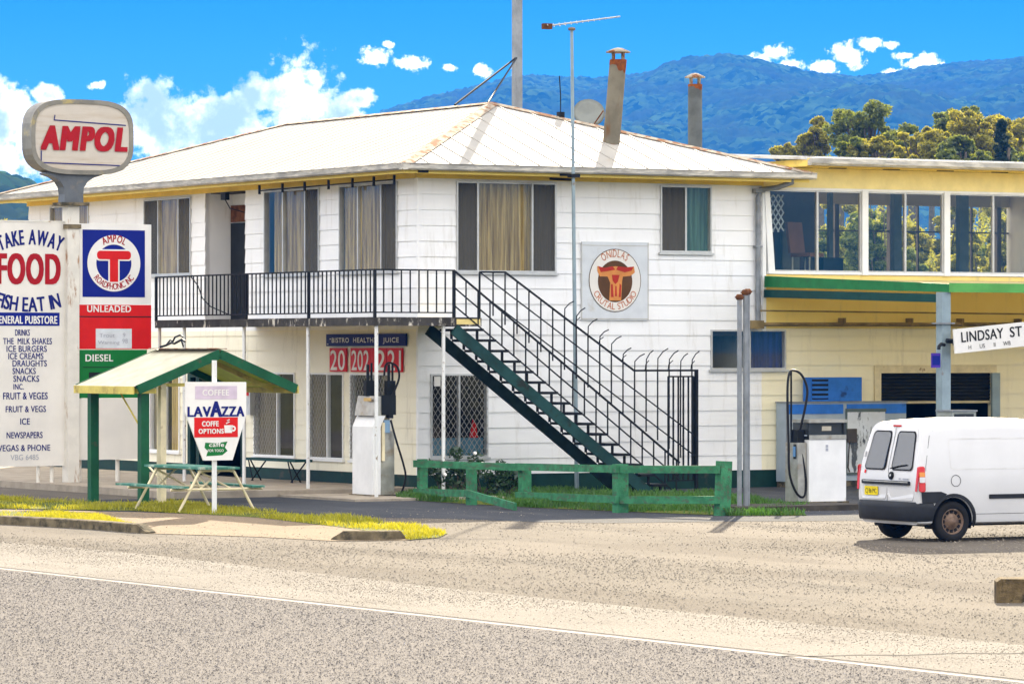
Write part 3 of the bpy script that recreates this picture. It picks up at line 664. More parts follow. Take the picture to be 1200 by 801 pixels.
zfF = roof_plane(rf, [(-e, -e, ZE), (U1+.05, -e, ZE), PKz], 0); roof_plane(rf, [(-e, -e, ZE), PKz, REz, (-e, V1, ZE)], 1, .5, .025, .009)
roof_plane(rf, [(U1+.05, -e, ZE), (U1+.05, V1, ZE), REz, PKz], 1); roof_plane(rf, [(-e, V1, ZE), REz, (U1+.05, V1, ZE)], 0)
roof = rf.build('roof', ROOF, shop)
cp = MB(); up = Vector((0, 0, .035))
for p, q in (((-e, -e, ZE), PKz), ((U1+.05, -e, ZE), PKz), (PKz, REz), (REz, (-e, V1, ZE)), (REz, (U1+.05, V1, ZE))):
    P, Q = Vector(p)+up, Vector(q)+up; d_ = (Q-P); sd_ = d_.cross(Vector((0, 0, 1))).normalized()*.15
    cp.prism([P-sd_-up*1.5, P, P+sd_-up*1.5, P-up*1.8], d_)
CAPM = mat('rust_edged_ridge_cap', (.34, .29, .22), .85, 0, var=.2, scale=3, dirt=(.20, .07, .02), dscale=5, dlo=.46, dhi=.58)
cp.build('ridge_cap', CAPM, roof)
# flues
def flue(px, py_top, py_base, u, v, r, lean, parent, rusty=True):
    x, y = W(u, v); zb = Z(py_base, u, v)-.1; zt = Z(py_top, u, v)+.02
    mb = MB(); n = 22; H = zt-zb
    Lx = lean
    prof = [(r, 0), (r, .03*H), (r, .5*H), (r, .505*H), (r*.985, .51*H), (r*.985, H)]
    vs_ = []
    for rr, h_ in prof: vs_ += [(u+Lx[0]*h_+rr*math.cos(2*math.pi*j/n), v+Lx[1]*h_+rr*math.sin(2*math.pi*j/n), zb+h_) for j in range(n)]
    mb.add(vs_, [(i*n+j, i*n+(j+1) % n, (i+1)*n+(j+1) % n, (i+1)*n+j) for i in range(len(prof)-1) for j in range(n)], smooth=True)
    o = mb.build('flue', FLUEM if rusty else FLUED, parent)
    c = (u+Lx[0]*H, v+Lx[1]*H)
    cpm = MB()
    for j in range(4): a = j*math.pi/2+.4; cpm.box(c[0]+r*.8*math.cos(a)-.015, c[0]+r*.8*math.cos(a)+.015, c[1]+r*.8*math.sin(a)-.015, c[1]+r*.8*math.sin(a)+.015, zt-.05, zt+.16)
    cpm.lathe([(0, zt+.155), (r*1.42, zt+.14), (r*1.42, zt+.165), (r*.5, zt+.23), (0, zt+.245)], 22, None, c); cpm.build('flue_cap', CAPM, o)
    MB().lathe([(r*1.01, zb), (r*1.02, zb+.24), (r*1.0, zb+.25), (r*1.0, zb+.1)], 22, None, (u+Lx[0]*.1, v+Lx[1]*.1)).build('rust_collar', RUSTO, o) if rusty else None
    vv = []; rr_ = random.Random(int(px)); dep = [(.10+.16*max(0, math.sin(2*math.pi*j/n+2.6)))*rr_.uniform(.75, 1.2)*(1 if rusty else .45) for j in range(n)]
    for top in (0, 1): vv += [(u+Lx[0]*(H-(0 if top else dep[j]))+r*1.0*math.cos(2*math.pi*j/n), v+Lx[1]*(H-(0 if top else dep[j]))+r*1.0*math.sin(2*math.pi*j/n), zb+H-(0 if top else dep[j])) for j in range(n)]
    MB().add(vv, [(j, (j+1) % n, n+(j+1) % n, n+j) for j in range(n)], smooth=True).build('rust_band', RUSTO, o)
    return o
RUSTO = mat('orange_rust', (.20, .055, .012), .85, var=.35, scale=9, dirt=(.14, .05, .015), dscale=7, dlo=.5, dhi=.65)
FLUED = mat('dark_grey_flue_steel', (.085, .092, .09), .7, 0, var=.2, scale=3)
FLUEM = mat('dull_flue_steel', (.165, .145, .105), .8, .0, var=.15, scale=3, dirt=(.15, .075, .028), dscale=2.5, dlo=.50, dhi=.70, stretch=(1, 1, .35))
fu = U(715, 1.2); fl1 = flue(715, 71, 178, fu, 1.2, .175, (.085, -.02), shop); fl1['label'] = 'leaning steel flue with rust at top and foot'
fu2 = U(814.5, 5.2); fl2 = flue(814, 100, 172, fu2, 5.2, .155, (.0, 0), shop, False); fl2['label'] = 'upright steel flue behind the roof hip'
# downpipe at right corner
dp = MB(); dp.tube([(8.35, -.62, 6.3), (8.35, -.62, 6.22), (8.2, -.3, 6.12), (7.92, -.10, 6.08), (7.86, -.10, 5.9), (7.86, -.10, 3.25)], .055, 10); dp.box(7.76, 8.0, -.16, -.03, 6.02, 6.1); dp.box(7.78, 7.94, -.15, -.03, 4.9, 4.94); dp.build('downpipe', GALV, shop)
cv = MB(); cv.box(8.0, 8.09, -.05, .06, 3.2, 6.1); cv.build('corner_post', WHITE, shop)
# awning rail with black brackets under the side eave
ar = MB(); ar.tube([(-.40, V(305, -.4), 6.10), (-.40, V(462, -.4), 6.13)], .016, 6)
for px in (304, 331, 357, 385, 413, 438, 462): a = V(px, -.4); ar.box(-.42, -.38, a-.022, a+.022, 6.03, 6.22)
ar.build('awning_rail', BLACK, shop)
ar = MB(); a = V(261, -.2); ar.box(-.2, -.1, a-.12, a+.1, 5.98, 6.14); ar.tube([(-.15, a, 6.0), (-.1, a-.15, 5.8), (.1, a-.5, 5.7), (.4, a-.8, 5.72)], .012, 6); ar.build('porch_light', BLACK, shop)

# ---- balcony
DU, DV = -2.3, -2.5; DE = V(183, DU); DR = -.60
dk = MB(); dk.box(DU, -.03, DV, DE, DECKZ-.12, DECKZ-.02); dk.box(-.03, DR, DV+.001, -.03, DECKZ-.119, DECKZ-.021); dk.box(DR-.001, .55, -1.45, -.03, DECKZ-.118, DECKZ-.022)
dk.build('balcony_deck', mat('deck_soffit_paint', (.74, .58, .22), .6, dirt=(.4, .3, .12)), shop)
dk = MB(); r_ = random.Random(4)
dk.box(DU-.03, DU-.003, DV-.03, DE, DECKZ-.15, DECKZ); dk.box(DU-.003, DR+.04, DV-.03, DV-.003, DECKZ-.15, DECKZ); dk.box(DU-.003, -.03, DV-.003, DE, DECKZ-.018, DECKZ+.012); dk.box(-.03, DR, DV-.003, -.03, DECKZ-.017, DECKZ+.011)
dk.box(DR+.04, .55, -1.48, -1.452, DECKZ-.15, DECKZ+.01); dk.box(.55, .58, -1.48, -.03, DECKZ-.15, DECKZ+.01)
dk.build('deck_edge', DECK, shop)
rl = MB(); rt, rb_ = DECKZ+.90, DECKZ+.10; t = .022
rl.bar((DU, DV, rt), (DU, DE, rt), .045, .03); rl.bar((DU, DV, rb_), (DU, DE, rb_), .03, .025); rl.bar((DU, DV, rt), (DR, DV, rt), .045, .03); rl.bar((DU, DV, rb_), (DR, DV, rb_), .03, .025)
n = int((DE-DV)/.175)
for i in range(n+1):
    v_ = DV+(DE-DV)*i/n; rl.box(DU-t/2, DU+t/2, v_-t/2, v_+t/2, rb_, rt)
for i in range(1, 10): u_ = DU+(DR-DU)*i/9.; rl.box(u_-t/2, u_+t/2, DV-t/2, DV+t/2, rb_, rt)
railing = rl.build('balcony_railing', BLACK, shop)
for (a, b_) in ((DU, DV), (DU, DV+2.7), (DU, DV+5.4), (DU, DE), (DR, DV)):
    MB().box(a-.025, a+.025, b_-.025, b_+.025, DECKZ-.02, rt+.0).build('railing_post', BLACK, railing)
cb = MB(); cb.tube([(DU, V(224, DU), rt-.02), (DU, V(232, DU), rt-.2), (DU-.02, V(238, DU), rt-.45), (DU, V(246, DU), rt-.62), (DU, V(266, DU), rb_+.02)], .012, 5); cb.build('hanging_cable', BLACK, railing)
PIPE = mat('white_verandah_pipe', (.74, .73, .70), .45, var=.06, scale=3, dirt=(.30, .24, .17), dscale=9, dlo=.60, dhi=.68)
for px, zb in ((440, 0), (360, 0), (285, .13), (215, .13), (186, .13)):
    b_ = V(px, DU+.04); MB().tube([(DU+.06, b_, zb), (DU+.06, b_, DECKZ-.12)], .036, 10).build('verandah_post', PIPE, shop)
MB().tube([(-.8, DV+.05, 0), (-.8, DV+.05, DECKZ-.12)], .036, 10).build('verandah_post', PIPE, shop)

# ---- outside stair
SU0, SU1, SVn, SVf = -.55, 4.1, DV, -1.5; NT_ = 17; rise, run = DECKZ/NT_, (SU1-SU0)/NT_
for v_, hh in ((SVn, .22), (SVf, .22)):
    A, B = Vector((SU0-.05, v_, DECKZ-.21)), Vector((SU1-.12, v_, DECKZ-.21-rise/run*(SU1-SU0-.07))); q_ = MB(); q_.bar(A, B, .06, hh)
    if v_ == SVn: stair = q_.build('staircase', STAIRGREEN, shop)
    else: q_.build('stringer', mat('blackened_stringer_paint', (.012, .028, .026), .6, var=.3), stair)
for i in range(1, NT_):
    u_ = SU0+run*i; z_ = DECKZ-rise*i
    tr = MB(); tr.box(u_-.05, u_+.27, SVn-.10, SVf+.06, z_-.05, z_); tr.box(u_+.16, u_+.20, SVn-.02, SVn+.02, z_-.2, z_-.045); tr.box(u_+.16, u_+.20, SVf-.02, SVf+.02, z_-.2, z_-.045)
    tr.build('tread', BLACK, stair)
sl = rise/run
def rail(mb, v_, u0, z0, u1, drop=(0, .31, .62), posts=True, up_=0, flat=0):
    for k, d_ in enumerate(drop): mb.bar((u0, v_, z0-d_), (u1, v_, z0-d_-sl*(u1-u0)), .03, .035 if k == 0 else .022)
hr = MB(); rail(hr, SVn, DR, rt, SU1+.35, (0, .32, .66)); k = 0; u_ = DR
while u_ < SU1+.3:
    z_ = rt-sl*(u_-DR); zb = z_-.66 if k % 3 else z_-1.05; hr.box(u_-.011, u_+.011, SVn-.011, SVn+.011, max(zb, .05), z_); u_ += .262; k += 1
hr.build('handrail', BLACK, stair)
# security rail on the wall side, with bent spikes and a barred gate at its foot
BV = -1.35; ub0, ub1 = U(562, BV), U(592, BV); ue = U(743, BV); ug = U(816, BV); zt0 = rt+.0; ze = Z(434, ue, BV)
sr = MB(); sr.bar((ub0, BV, zt0), (ub1, BV, zt0), .03, .035); sr.bar((ub1, BV, zt0), (ue, BV, ze), .03, .035); sr.bar((ue, BV, ze), (ug, BV, ze), .035, .04)
s2 = (zt0-ze)/(ue-ub1)
sr.bar((ub0, BV, zt0), (ug, BV, zt0-s2*(ug-ub0)), .022, .022); sr.bar((ub0, BV, zt0-.40), (ug, BV, zt0-.40-s2*(ug-ub0)), .022, .022)
sr.box(ub0-.015, ub0+.015, BV-.015, BV+.015, DECKZ-.1, zt0); sr.box(ug-.03, ug+.03, BV-.03, BV+.03, 0, ze+.02)
u_ = ub0+.3; i = 0; r_ = random.Random(11)
while u_ < ug-.05:
    zt_ = zt0 if u_ < ub1 else max(ze, zt0-s2*(u_-ub1)); zb = max(.25, zt0-.40-s2*(u_-ub0)-.25)
    sr.box(u_-.011, u_+.011, BV-.011, BV+.011, zb, zt_)
    if u_ > U(648, BV):
        h = .34 if u_ < ue else .40; h *= r_.uniform(.8, 1.1); k_ = r_.uniform(.12, .2)
        sr.tube([(u_, BV, zt_), (u_+.0, BV-.01, zt_+h*.55), (u_+k_*.5, BV-.04, zt_+h*.85), (u_+k_, BV-.08, zt_+h)], .012, 5)
        if i % 2: sr.tube([(u_+.13, BV+.25, zt_), (u_+.14, BV+.24, zt_+h*.3), (u_+.13+k_*.5, BV+.2, zt_+h*.5)], .009, 4)
    u_ += .268; i += 1
sr.build('security_rail', BLACK, stair)
gt = MB(); g0, g1 = U(784, BV), ug-.05; gt.bar((g0, BV+.03, ze-.12), (g1, BV+.03, ze-.12), .03, .03); gt.bar((g0, BV+.03, .22), (g1, BV+.03, .22), .03, .03); gt.bar((g0, BV+.03, .42), (g1, BV+.03, .42), .02, .02)
for k in range(6): a = g0+(g1-g0)*k/5; gt.box(a-.014, a+.014, BV+.016, BV+.044, .2, ze-.12)
gt.build('stair_gate', BLACK, stair)

# ------------------------------------------------------------------ annex with glazed sunroom
annex = thing('annex_building', 'weatherboard annex with long glazed sunroom above a roller door', 'building', 0, 0)
AU0, AU1, AV = 8.0, 21.0, 9.0
zW0, zW1 = Z(318, 8.6, 0), Z(222.5, 8.6, 0); RDu = us(1031, 1161); zRD = Z(437, RDu[0], 0)
FRA = Face('front', 0.0)
wl = MB(); boards(wl, FRA, AU0+.0, AU1, BASEZ, zF3[1]+.03, [(AU0, F3[1], *zF3), (RDu[0], RDu[1], 0, zRD)], zoff=BASEZ); MB().box(AU0, AU1, -.02, .1, zW1+.052, 6.545).build('header_board', mat('pale_yellow_board_paint', (.90, .76, .34), .5, var=.06, dirt=(.6, .46, .2), dlo=.62, dhi=.85), annex)
wl.box(AU1-.1, AU1, .1, AV, 0, 6.6); gw0, gw1 = U(1117, 9)-.5, U(1160, 9)+.5; wl.box(AU0+.05, gw0, AV-.1, AV, 0, zW0+.1); wl.box(gw1, AU1-.1, AV-.1, AV, 0, zW0+.1); wl.box(gw0, gw1, AV-.1, AV, 2.9, zW0+.1); wl.box(AU0+.05, AU1-.1, AV-.1, AV, zW1+.1, 6.6)
wl.build('wall', GLOW_WALL, annex)
wl = MB(); wl.box(AU0, AU1, -.02, .1, zF3[1]+.03, zW0-.06); wl.build('upper_glow_wall', make_wall('strong_canopy_glow_wall', (.92, .72, .22), (.88, .66, .18)), annex)  # stronger yellow than the boards below, standing in for glow under the canopy
b = MB(); b.box(AU0, RDu[0], -.014, .1, 0, BASEZ-.004); b.box(RDu[1], AU1, -.014, .1, 0, BASEZ-.004); b.build('base_board', DKGREEN, annex)
it = MB(); it.box(AU0+.06, AU1-.1, .1, AV-.1, zW0-.2, zW0-.08); it.box(AU0+.06, AU1-.1, .1, AV-.1, 6.5, 6.56); it.build('floor', mat('sunroom_lining', (.16, .12, .07), .7), annex)
it = MB(); it.box(AU0+.1, AU0+.16, .12, AV-.1, zW0-.08, 6.5)
it.build('inner_wall', mat('brown_sunroom_wall', (.16, .11, .06), .8), annex)
# sunroom glazing: thick white posts, thin aluminium mullions, panes
thick = [U(px) for px in (1012, 1108, 1212)]+[U(1212)+1.68, U(1212)+3.36]; thin = [U(px) for px in (957, 1060, 1163)]+[U(1212)+.84, U(1212)+2.5]
sg = MB(); sg.box(AU0+.12, AU1-.2, -.05, .06, zW0-.055, zW0+.0); sg.box(AU0+.12, AU1-.2, -.05, .06, zW1-.0, zW1+.05)
glz = sg.build('sunroom_glazing', WHITE, annex)
for a in thick: MB().box(a-.075, a+.075, -.07, .08, zW0-.06, zW1+.02).build('glazing_post', WHITE, glz)
q = MB(); q.prism([(AU0+.14, -.07, zW0-.05), (AU0+.30, -.07, zW0-.05), (AU0+.16, -.07, zW1+.05), (AU0+.04, -.07, zW1+.05)], (0, .12, 0)); q.build('glazing_post', WHITE, glz)
q = MB()
for a in thin: q.box(a-.025, a+.025, -.035, .03, zW0, zW1)
xs = [AU0+.2]+sorted(thick+thin)+[AU1-.2]
for a, c in zip(xs, xs[1:]): q.box(a, c, -.03, .02, zW0+.0, zW0+.03); q.box(a, c, -.03, .02, zW1-.03, zW1)
for a in thick: q.box(a-.115, a-.078, -.03, .03, zW0, zW1)
q.build('mullion', GREY_ALU, glz)
q = MB()
for a, c in zip(xs, xs[1:]): q.poly([(a, .0, zW0), (c, .0, zW0), (c, .0, zW1), (a, .0, zW1)])
q.build('pane', GLASS2, glz, recalc=False)
# rear glazing of the sunroom
bk = MB(); zB0, zB1 = zW0+.1, zW1+.1
for a in np.arange(AU0+.2, AU1-.2, 1.55): bk.box(a-.06, a+.06, AV-.12, AV+.02, zB0, zB1)
for a in np.arange(AU0+.2+.78, AU1-.2, 1.55): bk.box(a-.02, a+.02, AV-.08, AV-.02, zB0, zB1)
bk.box(AU0+.1, AU1-.1, AV-.09, AV-.01, zB0+1.05, zB0+1.08); bk.box(AU0+.1, AU1-.1, AV-.11, AV+.01, zB0, zB0+.05)
bk.build('rear_window', mat('brown_window_timber', (.20, .15, .10), .6), annex)
# posts inside and a lattice screen, chair back, boxes
q = MB(); q.box(U(1048, 4), U(1048, 4)+.2, 4, 4.15, zW0-.1, 6.5); q.box(U(1125, 4), U(1125, 4)+.24, 4, 4.15, zW0-.1, 6.5); q.box(U(972, 4), U(972, 4)+.1, 4, 4.1, zW0-.1, 6.5); q.build('inner_post', mat('grey_green_post', (.22, .24, .20), .6), annex)
q = MB(); lattice(q, Face('front', 1.2), AU0+.3, AU0+1.35, 0, zW0+.85, zW1-.05, .13, .03); q.build('lattice_screen', mat('white_lattice', (.62, .6, .54), .6), annex)
# roof slab, fascia, gutter
ar_ = MB(); Zg = 6.60; zr = lambda v_: 6.74+.055*(v_+.6)
ar_.prism([(AU0+.15, 3.2, zr(3.2)), (8.72, -.62, zr(-.62)), (AU1+.4, -.62, zr(-.62)), (AU1+.4, AV+.6, zr(AV+.6)), (AU0+.15, AV+.6, zr(AV+.6))], (0, 0, -.05)); 
for a in np.arange(8.9, AU1+.3, .3): ar_.bar((a, -.62, zr(-.62)+.012), (a, AV+.6, zr(AV+.6)+.012), .03, .025)
aroof = ar_.build('roof', mat('pale_annex_roof_iron', (.62, .62, .58), .4, .2, var=.1, dirt=(.4, .36, .3)), annex)
gg = MB(); gg.prism([(8.72, -.63, 6.58), (8.72, -.74, 6.57), (8.72, -.78, 6.62), (8.72, -.78, 6.72), (8.72, -.76, 6.73), (8.72, -.63, 6.68)], (AU1-8.3, 0, 0)); gg.build('gutter', GUTTER, annex)
gg = MB(); gg.box(8.72, AU1+.4, -.625, -.595, 6.56, 6.72); gg.box(8.74, AU1+.3, -.59, -.03, 6.55, 6.58); gg.box(8.72, 8.75, -.59, 3.0, 6.56, 6.70); gg.build('eaves', SOFFIT, annex)
for px in (982, 1045, 1108, 1172): a = U(px, -.4); MB().box(a-.2, a+.2, -.42, -.36, 6.535, 6.549).build('eave_vent', BLACK, annex)
# roller door, half raised
rd = MB(); zb = Z(470, RDu[0], 0); z_ = zRD
while z_ > zb+.02: rd.prism([(RDu[0]+.02, .02, z_), (RDu[0]+.02, -.005, z_-.035), (RDu[0]+.02, .02, z_-.07), (RDu[0]+.02, .04, z_-.035)], (RDu[1]-RDu[0]-.04, 0, 0)); z_ -= .07
rdo = rd.build('roller_door', mat('black_roller_door', (.010, .011, .010), .6, var=.2), annex)
MB().box(RDu[0]+.02, RDu[1]-.02, -.02, .05, zb-.05, zb).build('bottom_rail', mat('pale_door_rail', (.5, .42, .25), .5), rdo)
fr = MB(); fr.box(RDu[0]-.16, RDu[0], -.055, -.03, 0, zRD+.16); fr.box(RDu[0], RDu[1]+.12, -.055, -.03, zRD, zRD+.16); fr.build('door_trim', CREAMP, annex)
fr = MB(); fr.box(RDu[1]-.02, RDu[1]+.18, -.09, -.03, 0, zRD-.002); fr.build('door_jamb', BLUEGREY, annex)
# garage behind the door: dark lining, open window at the back letting daylight in
gi = MB(); u0, u1 = RDu[0]-1.2, RDu[1]+1.5; wa, wb = us(1115, 1160, 6); z0_, z1_ = Z(500, wa, 6), Z(470, wa, 6)
gi.box(u0, u0+.05, .12, AV-.12, 0, zW0-.21); gi.box(u1, u1+.05, .12, AV-.12, 0, zW0-.21); gi.box(u0+.05, wa, 6, 6.1, 0, zW0-.21); gi.box(wb, u1, 6, 6.1, 0, zW0-.21); gi.box(wa, wb, 6, 6.1, 0, z0_); gi.box(wa, wb, 6, 6.1, z1_, zW0-.21)
gi.build('garage_lining', DARKIN, annex)
gi = MB(); m1 = (wa+wb)/2; gi.box(m1-.05, m1+.05, 5.98, 6.06, z0_, z1_); gi.box(wa, wb, 5.97, 6.07, (z0_+z1_)/2-.12, (z0_+z1_)/2-.06); gi.build('garage_window', mat('garage_window_frame', (.3, .25, .12), .6), annex)
# pipe rail along the wall
pr = MB(); zp = Z(380, 8.2, -.2); pr.tube([(7.75, -.2, zp), (AU1, -.2, zp+.04)], .04, 8); pr.tube([(7.8, -.28, zp+.28), (AU1, -.28, zp+.2)], .018, 6); pr.box(7.6, 7.9, -.26, -.03, zp-.09, zp+.08)
for a in (9.9, 11.6, 12.9, 14.4): pr.box(a-.02, a+.02, -.26, -.03, zp-.02, zp+.14)
pr.build('wall_pipe', mat('brown_wall_pipe', (.22, .16, .07), .6, var=.3), annex)
def translucent_sheet():  # canopy roof made translucent yellow so more light reaches the wall below
    m = bpy.data.materials.new('light_passing_canopy_sheet'); m.use_nodes = True; t = NT(m.node_tree); out = t.n('ShaderNodeOutputMaterial')
    d = t.n('ShaderNodeBsdfDiffuse', i_0=(.82, .72, .42)); tr = t.n('ShaderNodeBsdfTranslucent', i_0=(.95, .85, .5)); mx = t.n('ShaderNodeMixShader', i_0=.6); t.set(mx.inputs[1], d); t.set(mx.inputs[2], tr); t.set(out.inputs[0], mx); return m
# ------------------------------------------------------------------ forecourt canopy
can = thing('forecourt_canopy', 'green edged flat canopy over the forecourt on a blue grey post', 'canopy', 0, 0)
cu0, cv1 = 8.05, -6.5; zA, zBc = 4.26, 4.03; cU1 = 20.5
cm = MB(); cm.prism([(cu0, -.09, zA), (cU1, -.09, zA), (cU1, cv1, zBc), (cu0, cv1, zBc)], (0, 0, -.04)); cm.build('roof', translucent_sheet(), can)
cm = MB(); cm.prism([(cu0-.03, -.09, zA+.06), (cu0-.03, -.09, zA-.17), (cu0-.03, cv1, zBc-.12), (cu0-.03, cv1, zBc+.04)], (.028, 0, 0)); cm.build('fascia', CANOPYG, can)
cm = MB(); cm.box(cu0-.03, cU1, cv1-.035, cv1-.003, zBc-.12, zBc+.055); cm.build('fascia', mat('light_green_fascia', (.10, .34, .08), .45, var=.12), can)  # front fascia a lighter green than the side fascia
cm = MB(); cm.bar((cu0+.0, -.1, zA-.30), (cu0+.0, cv1+.06, zBc-.24), .10, .16); cm.build('beam', TEAL, can)
cm = MB(); cm.box(cu0+.1, cU1, cv1+.1, cv1+.22, zBc-.11, zBc-.05); cm.build('beam', SOFFIT, can)
pu = U(1105.5, cv1+.15); cm = MB(); cm.box(pu-.1, pu+.1, cv1+.05, cv1+.25, .0, zBc-.12); post = cm.build('post', BLUEGREY, can)
MB().box(pu-.16, pu+.16, cv1-.01, cv1+.31, 3.30, 3.33).build('post_band', GALV, post)
cm = MB(); cm.box(19.5, 19.7, cv1+.05, cv1+.25, .0, zBc-.12); cm.build('post', BLUEGREY, can)
cm = MB(); cm.tube([(pu-.1, cv1-.02, Z(404, pu, cv1)), (pu-.2, cv1-.06, Z(403, pu, cv1)), (pu-.27, cv1-.08, Z(406, pu, cv1)), (pu-.28, cv1-.09, Z(409, pu, cv1))], .035, 7); cm.tube([(pu-.05, cv1-.02, Z(399, pu, cv1)), (pu+.15, cv1-.05, Z(400, pu, cv1))], .045, 8); cm.build('floodlight', BLACK, post)

# brown chair and black crate standing in the sunroom
fz0 = zW0-.08; cu_ = U(946, 1.3)
CH = thing('dining_chair', 'brown padded chair inside the leftmost sunroom window', 'chair', cu_, 1.3, fz0, 50); BRN = mat('brown_vinyl', (.22, .09, .025), .5); 
MB().box(-.25, .25, -.25, .25, .42, .50).build('seat', BRN, CH); q = MB(); q.bar((0, .27, .5), (0, .36, 1.15), .52, .06, up=(0, 1, 0)); q.build('backrest', BRN, CH)
for a in (-1, 1):
    for b_ in (-1, 1): MB().tube([(a*.22, b_*.22, 0), (a*.22, b_*.22, .42)], .018, 6).build('leg', CREAMP, CH)
CT = thing('black_crate', 'black crate on the sunroom sill right of the brown chair', 'crate', U(965, .5), .5, fz0, 30); q = MB(); q.box(0, .5, 0, .36, 0, .03); q.box(0, .5, 0, .03, .03, .36); q.box(0, .5, .33, .36, .03, .36); q.box(0, .03, .03, .33, .03, .36); q.box(.47, .5, .03, .33, .03, .36); q.build('body', BLACK, CT); MB().box(-.02, .52, -.02, .38, .36, .39).build('rim', BLACK, CT)

wlp = MB(); wlp.box(AU0+.16, U(957, 2.2), 2.2, 2.25, zW0-.08, 6.5); wlp.build('partition', mat('dark_brown_partition', (.07, .045, .025), .8), annex)
wlp = MB(); wlp.box(U(917, 2.1), U(937, 2.1), 2.1, 2.19, zW0-.08, Z(268, U(925, 2.1), 2.1)); wlp.build('cupboard', mat('olive_cupboard', (.20, .17, .09), .6), annex)
# ------------------------------------------------------------------ roadside signs (each faces the camera side of the site, local x to the right)
def sign_local(px, u0, v0): return U(px, v0)-u0
# --- tall pole with lightbox head
PV_ = 6.4; PUc = U(83, PV_)
sp_ = thing('lightbox_sign', 'tall rusty white pole topped by a rounded cream lightbox with red lettering', 'sign', PUc, PV_)
yP = W(PUc, PV_)[1]; kz = lambda py: CAMZ-(py-HOR)*yP/F
sx = lambda px: U(px, PV_)-PUc
RUSTW = mat('rust_streaked_white_pole', (.70, .66, .58), .5, var=.08, scale=3, dirt=(.34, .17, .07), dscale=5, dlo=.58, dhi=.70, stretch=(1, 1, .25))
MB().box(-.13, .13, -.13, .13, .1, kz(241)).build('pole', RUSTW, sp_)
q = MB(); q.box(-.30, .30, -.24, .24, kz(241), kz(237.5)); q.box(-.16, .16, -.16, .16, kz(268), kz(263)); q.build('pole_collar', CONCD, sp_)
# neck, flaring upwards
q = MB(); prof = [(.21, kz(237.5)), (.20, kz(228)), (.22, kz(220)), (.30, kz(213)), (.44, kz(208)), (.62, kz(205)), (.62, kz(203))]
fr_ = [(x, -.16, z) for x, z in prof]+[(-x, -.16, z) for x, z in prof[::-1]]; q.prism(fr_, (0, .32, 0)); q.build('neck', mat('dark_grey_neck', (.10, .11, .12), .5, .2, var=.2, dirt=(.2, .17, .13)), sp_)
hx0, hx1, hz0, hz1 = sx(31), sx(151), kz(205), kz(117); cxh = (hx0+hx1)/2
def pillow(x0, x1, z0, z1, n=40, e=3.4): # superellipse outline
    out = []
    for i in range(n):
        a = 2*math.pi*i/n; c, s_ = math.cos(a), math.sin(a)
        out.append(((x0+x1)/2+(x1-x0)/2*math.copysign(abs(c)**(2/e), c), (z0+z1)/2+(z1-z0)/2*math.copysign(abs(s_)**(2/e), s_)))
    return out
q = MB(); o_ = pillow(hx0, hx1, hz0, hz1); i_ = pillow(hx0+.09, hx1-.09, hz0+.09, hz1-.09); n = len(o_); HD = .24
vs_ = [(x, -HD, z) for x, z in o_]+[(x, -HD-.0, z) for x, z in i_]+[(x, HD, z) for x, z in o_]+[(x, HD, z) for x, z in i_]+[(x, -HD+.05, z) for x, z in i_]+[(x, HD-.05, z) for x, z in i_]
fs_ = []
for i in range(n):
    j = (i+1) % n; fs_ += [(i, j, n+j, n+i), (2*n+i, 2*n+j, 3*n+j, 3*n+i), (i, j, 2*n+j, 2*n+i), (n+i, n+j, 4*n+j, 4*n+i), (3*n+i, 3*n+j, 5*n+j, 5*n+i)]
q.add(vs_, fs_); head = q.build('lightbox_rim', mat('dull_metal_rim', (.20, .185, .15), .5, .3, var=.2, scale=3, dirt=(.42, .33, .12), dscale=2, dlo=.58, dhi=.72), sp_)
for sg_ in (-1, 1):
    q = MB(); q.poly([(x, sg_*(HD-.02), z) for x, z in i_]); q.build('lightbox_face', mat('aged_lightbox_face', (.56, .50, .42), .5, var=.05, scale=1.5, dirt=(.45, .36, .26), dscale=2, dlo=.5, dhi=.8, stretch=(.3, 1, 3)), head, recalc=False)
q = MB(); q.text('AMPOL', sx(93), kz(176), kz(149)-kz(176), -HD-.0, sx(142)-sx(44), .05, 'C', 0, .18)
q.build('lettering', RED_T, head)
q = MB(); yy = -HD+.008
def lnz(mb, x0, z0, x1, z1, w_=.022): 
    d = Vector((x1-x0, 0, z1-z0)).normalized(); nn = Vector((-d.z, 0, d.x))*w_/2; a, b_ = Vector((x0, yy, z0)), Vector((x1, yy, z1)); mb.poly([a-nn, b_-nn, b_+nn, a+nn])
lnz(q, sx(58), kz(142), sx(142), kz(146)); lnz(q, sx(58), kz(142), sx(59), kz(136)); lnz(q, sx(43), kz(192), sx(141), kz(193.5)); lnz(q, sx(43), kz(192), sx(43), kz(178)); q.build('blue_lines', NAVY_T, head)
# --- food board
FB = thing('menu_board', 'large cream painted food menu board left of the rusty pole', 'sign', U(33, PV_+.05), PV_+.05)
yF = W(U(33, PV_), PV_)[1]; fx = lambda px: U(px, PV_)-U(33, PV_); fz = lambda py, px=33: CAMZ-(py-HOR)*(yF+.5*(fx(px)))/F
q = MB(); bz0, bz1 = fz(546), fz(260); q.box(fx(-16), fx(78.5), -.03, .03, bz0, bz1); brd = q.build('board', CREAM_S, FB)
q = MB(); q.box(fx(78.5), fx(80), -.045, .045, bz0, bz1); q.box(fx(-16), fx(78.5), -.04, .04, bz1, bz1+.03); q.build('edge_trim', RUSTW, FB)
for px in (46, 62): a = fx(px); MB().tube([(a, .06, 0), (a, .06, bz0+.6)], .04, 8).build('leg', RUSTW, FB)
k = (fx(70)-fx(0))/70
q = MB(); cx = fx(32); q.arc_text('TAKE AWAY', cx+.05, fz(263)-2.02, 1.62, .30, 114, 66, -.036, .02, True)
